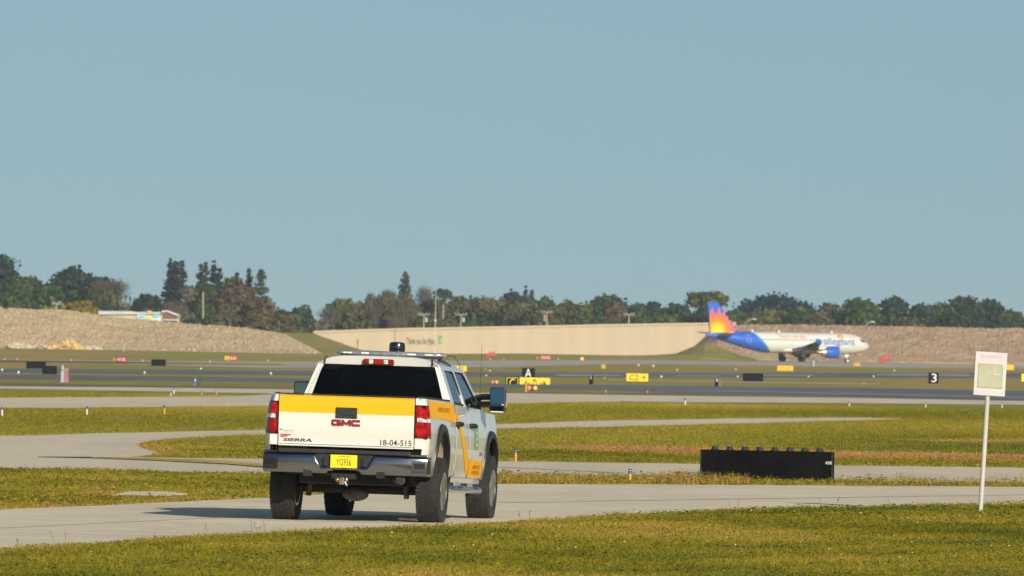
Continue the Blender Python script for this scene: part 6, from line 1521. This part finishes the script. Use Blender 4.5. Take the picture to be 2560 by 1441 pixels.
nt = M_burst.node_tree; bb = nt.nodes['Principled BSDF']; bb.inputs['Roughness'].default_value = .4
tc = nt.nodes.new('ShaderNodeTexCoord'); vd = nt.nodes.new('ShaderNodeVectorMath'); vd.operation = 'SUBTRACT'; cxz = pl(1792, 829); vd.inputs[1].default_value = (cxz[0], 0, cxz[1])
vm = nt.nodes.new('ShaderNodeVectorMath'); vm.operation = 'MULTIPLY'; vm.inputs[1].default_value = (1, 0, 1)
vl = nt.nodes.new('ShaderNodeVectorMath'); vl.operation = 'LENGTH'
nt.links.new(tc.outputs['Object'], vd.inputs[0]); nt.links.new(vd.outputs[0], vm.inputs[0]); nt.links.new(vm.outputs[0], vl.inputs[0])
mr = nt.nodes.new('ShaderNodeMapRange'); mr.inputs[1].default_value = .6; mr.inputs[2].default_value = 4.0; nt.links.new(vl.outputs['Value'], mr.inputs[0])
rp = nt.nodes.new('ShaderNodeValToRGB'); nt.links.new(mr.outputs[0], rp.inputs['Fac']); els = rp.color_ramp.elements
els[0].position = .1; els[0].color = (.82, .56, .005, 1); els[1].position = 1.0; els[1].color = (.80, .10, .09, 1); e = els.new(.5); e.color = (.80, .20, .02, 1)
nt.links.new(rp.outputs[0], bb.inputs['Base Color'])
for sd in (-1, 1):
    w = MB(); w.prism([pl(*q) for q in sb_px], lambda a, c_, d: Vector((a, sd * (.222 * (1 - .55 * (c_ - 5.5) / 6.2) + d), c_)), .012, .035); w.build('sunburst', M_burst, fin, bevel=None)
# markings on both flanks
def on_flank(sd, off=.06):
    def fn(x, z):
        s = SG - x
        for (s0, *p0), (s1, *p1) in zip(ST, ST[1:]):
            if s <= s1:
                t = max(0, (s - s0) / (s1 - s0)); ry, rz, zc = [u + (v - u) * t for u, v in zip(p0, p1)]; break
        q = max(-.98, min(.98, (z - zc) / rz)); return Vector((x, sd * ((ry) * sqrt(1 - q * q) + off), z))
    return fn
def pxz(px, py):
    x, z = pl(px, py); return x, z
M_titles = mat('aircraft_title_blue', (.06, .16, .42), .4); M_slogan = mat('slogan_red', (.72, .16, .07), .5); M_win = mat('cabin_window', (.16, .18, .20), .3)
for sd in (-1, 1):
    fl = on_flank(sd)
    w = MB(); cxx, czz = SG - 8.0, 3.98
    v, f = text_mesh('allegiant', 7.3, 1.75, lambda u, q: fl(cxx + (-sd) * u, czz + q), bold=.008, cuts=8); w.add(v, f); w.build('title_lettering', M_titles, fz, fix=False)
    w = MB(); v, f = text_mesh('Travel is our deal.', 6.6, .62, lambda u, q: fl(SG - 18.7 + (-sd) * u, 5.02 + q), bold=.0, cuts=4); w.add(v, f); w.build('slogan_lettering', M_slogan, fz, fix=False)
    # little sun over the titles
    fo = on_flank(sd, .10)
    w = MB(); c_ = (SG - 7.5, 5.05); pts = []
    for k in range(17):
        a = pi * k / 16; r_ = .78 if k % 2 == 0 else .56; pts.append((c_[0] + r_ * cos(a), c_[1] - .15 + r_ * sin(a)))
    w.add([fl(*q) for q in pts], [tuple(range(len(pts)))]); w.build('title_sun', mat('title_sun_orange', (.80, .22, .02), .4), fz, fix=False)
    w = MB(); pts = [(c_[0] + .35 * cos(pi * k / 8), c_[1] - .15 + .35 * sin(pi * k / 8)) for k in range(9)]; w.add([fo(*q) for q in pts], [tuple(range(9))]); w.build('title_sun', mat('title_sun_yellow', (.85, .55, .02), .4), fz, fix=False)
    w = MB()
    for k in range(34):
        s = 7.2 + k * .56
        if 12.5 < s < 13.1: continue
        x = SG - s; w.add([fl(x - .11, 4.18), fl(x + .11, 4.18), fl(x + .11, 4.50), fl(x - .11, 4.50)], [(0, 1, 2, 3)])
    w.build('cabin_windows', M_win, fz, fix=False)
    for s, hw_, z0, z1 in ((4.9, .42, 3.35, 5.1), (28.6, .40, 3.6, 5.2)):
        x = SG - s; w = MB(); t_ = .05
        for a, b_, c0_, c1_ in ((x - hw_, x - hw_ + t_, z0, z1), (x + hw_ - t_, x + hw_, z0, z1), (x - hw_, x + hw_, z0, z0 + t_), (x - hw_, x + hw_, z1 - t_, z1)):
            zz = list(np.linspace(c0_, c1_, 6)); w.grid(lambda z, xx: fl(xx, z), zz, [a, b_])
        w.build('cabin_door', mat('door_outline', (.45, .58, .75), .4) if s > 20 else M_pgrey, fz, fix=False)
# cockpit glass
w = MB()
for sd in (-1, 1):
    fo = on_flank(sd, .08)
    for x0, x1, z0, z1 in ((SG - 1.75, SG - 1.40, 4.05, 4.50), (SG - 2.25, SG - 1.80, 4.10, 4.72), (SG - 2.75, SG - 2.32, 4.22, 4.80)):
        w.add([fo(x0, z0), fo(x1, z0 - .02), fo(x1 - .12, z1 - .12), fo(x0, z1)], [(0, 1, 2, 3)])
w.build('cockpit_window', mat('cockpit_glass', (.02, .03, .04), .1), fz, fix=False)
for s, h_ in ((8.3, .5), (20.5, .45), (26.6, .5)):
    p_ = fus(s, 0); w = MB(); w.prism([(0, -.1), (-.55, -.1), (-.5, h_), (-.3, h_)], lambda a, c_, d: Vector((p_.x + a, d, p_.z + c_)), -.05, .05); w.build('antenna_blade', M_pwhite, plane)
# ------------------------------------------------------------------ grass: real blades on the nearer verges, one object per verge
M_blade = leaf_mat('grass_blades', [(0.0, (0.095, 0.112, 0.010)), (0.32, (0.265, 0.24, 0.017)), (0.60, (0.42, 0.335, 0.034)), (0.82, (0.58, 0.39, 0.10)), (1.0, (0.58, 0.25, 0.11))], rough=.7, spec=.1, trans=.45)
def inside(poly, X, Y):
    r_ = np.zeros(len(X), bool); n = len(poly)
    for i in range(n):
        x0, y0 = poly[i]; x1, y1 = poly[(i + 1) % n]
        c = ((y0 > Y) != (y1 > Y)) & (X < (x1 - x0) * (Y - y0) / (y1 - y0 + 1e-12) + x0); r_ ^= c
    return r_
def wpoly(P): return [(lambda g: (g.x, g.y))(ground(a, b)) for a, b in P]
PAVE = [wpoly(refine(P_road)), wpoly(refine(P_taxi)), wpoly(P_apron), [(p.x, p.y) for p in c4]]
REDW = [wpoly(RED1), wpoly(RED2)]
def pn(X, Y, s, seed):
    """cheap smooth pseudo-noise"""
    r = np.random.default_rng(seed); o = np.zeros(len(X))
    for k in range(7):
        a = r.uniform(0, 6.28); f_ = s * r.uniform(.6, 2.2); o += np.sin((X * cos(a) + Y * sin(a) * .45) * f_ + r.uniform(0, 6.28))
    return o / 4.0
def verge(name, y0, y1, n, h, w, seed, leafy=.35, margin=1.12, tshift=0.0, region=None, edge=0.0, xr=None):
    r = np.random.default_rng(seed)
    Y = np.sqrt(r.uniform(y0 ** 2, y1 ** 2, n)); hw = Y * .0493 * margin + .3
    X = r.uniform(-1, 1, n) * hw if xr is None else r.uniform(xr[0], xr[1], n)
    jit = r.normal(0, .05, (2, n))
    ok = np.ones(n, bool)
    for P in PAVE: ok &= ~inside(P, X + jit[0], Y + jit[1] * 4)
    if region is not None: ok &= inside(region, X, Y)
    X, Y = X[ok], Y[ok]; n = len(X)
    patch = pn(X, Y, 1.6, seed + 1); patch2 = pn(X * .6, Y * .22, .35, seed + 2) if y0 > 200 else pn(X, Y * .8, .7, seed + 2); patch3 = pn(X, Y, 5.5, seed + 3)
    hh = h * np.clip(.72 + .42 * patch + .26 * patch3 + r.normal(0, .24, n), .15, 2.6)
    hh = hh * np.where((pn(X, Y, 2.4, seed + 9) > .95) & (y0 < 200), 1.7, 1.0)
    tint = np.clip(.385 + .29 * patch2 + .14 * patch * (y0 < 200) + .10 * patch3 + r.normal(0, .14, n) - .16 * ((pn(X, Y, 2.4, seed + 9) > .95) & (y0 < 200)) + tshift, 0, 1)
    # the turf is drier along the pavement edges
    nearp = np.zeros(n, bool); de = 1.6 if y0 < 200 else 4.0
    for P in PAVE: nearp |= inside(P, X, Y + de * r.uniform(.1, 1, n)) | inside(P, X, Y - de * r.uniform(.1, 1, n)) | inside(P, X + .5, Y) | inside(P, X - .5, Y)
    tint = np.where(nearp, np.clip(tint + r.uniform(.0, .38, n), 0, 1), tint)
    for P, dt in ((REDW[0], .62), (REDW[1], .46)):  # blades here are reddened to carry the fence blur
        tint = np.where(inside(P, X + r.normal(0, .5, n), Y + r.normal(0, 1.5, n)), np.clip(tint + dt, 0, 1), tint)
    leaf = r.uniform(0, 1, n) < leafy
    a = r.uniform(0, 6.28, n); ww = w * r.uniform(.6, 1.5, n) * np.where(leaf, 2.3, 1.0)
    dx, dy = np.cos(a) * ww, np.sin(a) * ww
    lean = r.normal(0, .45, (2, n)) * hh
    B = np.stack([X, Y, np.zeros(n)], 1)
    # grass blade: triangle; leaf: tilted quad near the top of the sward (written as quads, blade tips doubled narrow)
    z0 = np.where(leaf, hh * r.uniform(.3, .9, n), -.004); z1 = np.where(leaf, z0 + ww * r.uniform(.1, 1.0, n), hh)
    p0 = B + np.stack([-dx, -dy, z0], 1); p1 = B + np.stack([dx, dy, z0], 1)
    tip = B + np.stack([lean[0] + np.where(leaf, -dy * 1.2, 0), lean[1] + np.where(leaf, dx * 1.2, 0), z1], 1)
    q = np.where(leaf, .8, .12)[:, None]
    p2 = tip + np.stack([dx, dy, np.zeros(n)], 1) * q; p3 = tip - np.stack([dx, dy, np.zeros(n)], 1) * q
    V = np.stack([p0, p1, p2, p3], 1).reshape(-1, 3)
    o = np_mesh(name, V, np.arange(4 * n).reshape(n, 4), tint, M_blade)
    o['kind'] = 'stuff'; return o
verge('grass', 90, 146, 420000, .042, .0048, 21, leafy=.30)
verge('grass', 136, 222, 400000, .050, .007, 22, leafy=.28)
verge('grass', 205, 420, 520000, .036, .014, 23, leafy=.0)
# taller weeds along the verge in front of the black sign box
bx = wpoly([(1245, 1190), (1750, 1196), (2083, 1206), (2560, 1212), (2560, 1217.5), (2080, 1214.5), (1640, 1211.5), (1245, 1210.5)])
verge('verge_weeds', 155, 190, 90000, .125, .008, 31, leafy=.6, region=bx, tshift=.12)
# tiny white flowers in the near grass
r = np.random.default_rng(5); n = 260
Y = np.sqrt(r.uniform(110 ** 2, 142 ** 2, n)); X = r.uniform(-.05, .056, n) * Y
ok = np.ones(n, bool)
for P in PAVE: ok &= ~inside(P, X, Y)
ok &= (pn(X, Y, .9, 77) > -.1)
X, Y = X[ok], Y[ok]; n = len(X)
P = np.stack([X, Y, .05 + r.uniform(0, .04, n)], 1); q, F_ = leaf_quads(P, .008, np.tile([0, -.8, .5], (n, 1)), r)
o = np_mesh('clover_flowers', q, F_, np.full(n, .5), mat('white_petals', (.50, .50, .36), .7)); o['kind'] = 'stuff'
# dry stalks standing over the road edges
M_stalk = mat('dry_stalk', (.16, .10, .045), .8)
mb = MB(); rr_ = random.Random(9)
edge_pts = [(40,1366),(150,1352),(375,1340),(520,1330),(640,1325),(655,1330),(1000,1316),(1300,1298),(1340,1296),(1600,1284),(1840,1270),(2110,1262),(2040,1264),(2230,1262),(60,1176),(110,1175),(320,1180),(620,1184),(650,1184),(1330,1191),(1420,1194),(1480,1195),(1660,1196),(1900,1200),(1960,1202)]
for px, py in edge_pts:
    for k in range(rr_.randint(1, 3)):
        g = ground(px + rr_.uniform(-18, 18), py + rr_.uniform(0, 5)); hh = rr_.uniform(.05, .13)
        l_ = Vector((rr_.uniform(-.3, .3) * hh, 0, hh)); p0 = Vector((g.x, g.y, 0))
        mb.tube([p0, p0 + l_ * .6, p0 + l_ + Vector((rr_.uniform(-.02, .02), 0, 0))], [.0022, .002, .0015], 4, cap=False)
        for q in range(rr_.randint(1, 4)):
            b0 = p0 + l_ * rr_.uniform(.55, 1); b1 = b0 + Vector((rr_.uniform(-.025, .025), 0, rr_.uniform(.005, .03))); mb.tube([b0, b1], [.002, .003], 4, cap=False)
o = mb.build('dry_weeds', M_stalk, fix=False); o['kind'] = 'stuff'
# ------------------------------------------------------------------ the hazy air over the airfield
hz = MB(); hz.box((0, 2600, 19.0), (9000, 5600, 40.0))
M_haze = bpy.data.materials.new('haze_air'); M_haze.use_nodes = True
nt = M_haze.node_tree; nt.nodes.clear()
ho = nt.nodes.new('ShaderNodeOutputMaterial'); hv = nt.nodes.new('ShaderNodeVolumePrincipled')
hv.inputs['Color'].default_value = (0.80, 0.90, 1.0, 1); hv.inputs['Density'].default_value = 0.000055; hv.inputs['Anisotropy'].default_value = 0.0
nt.links.new(hv.outputs[0], ho.inputs['Volume'])
o = hz.build('haze', M_haze, fix=True); o['kind'] = 'stuff'; o['label'] = 'thin pale haze over the airfield'
scene.cycles.volume_bounces = 0
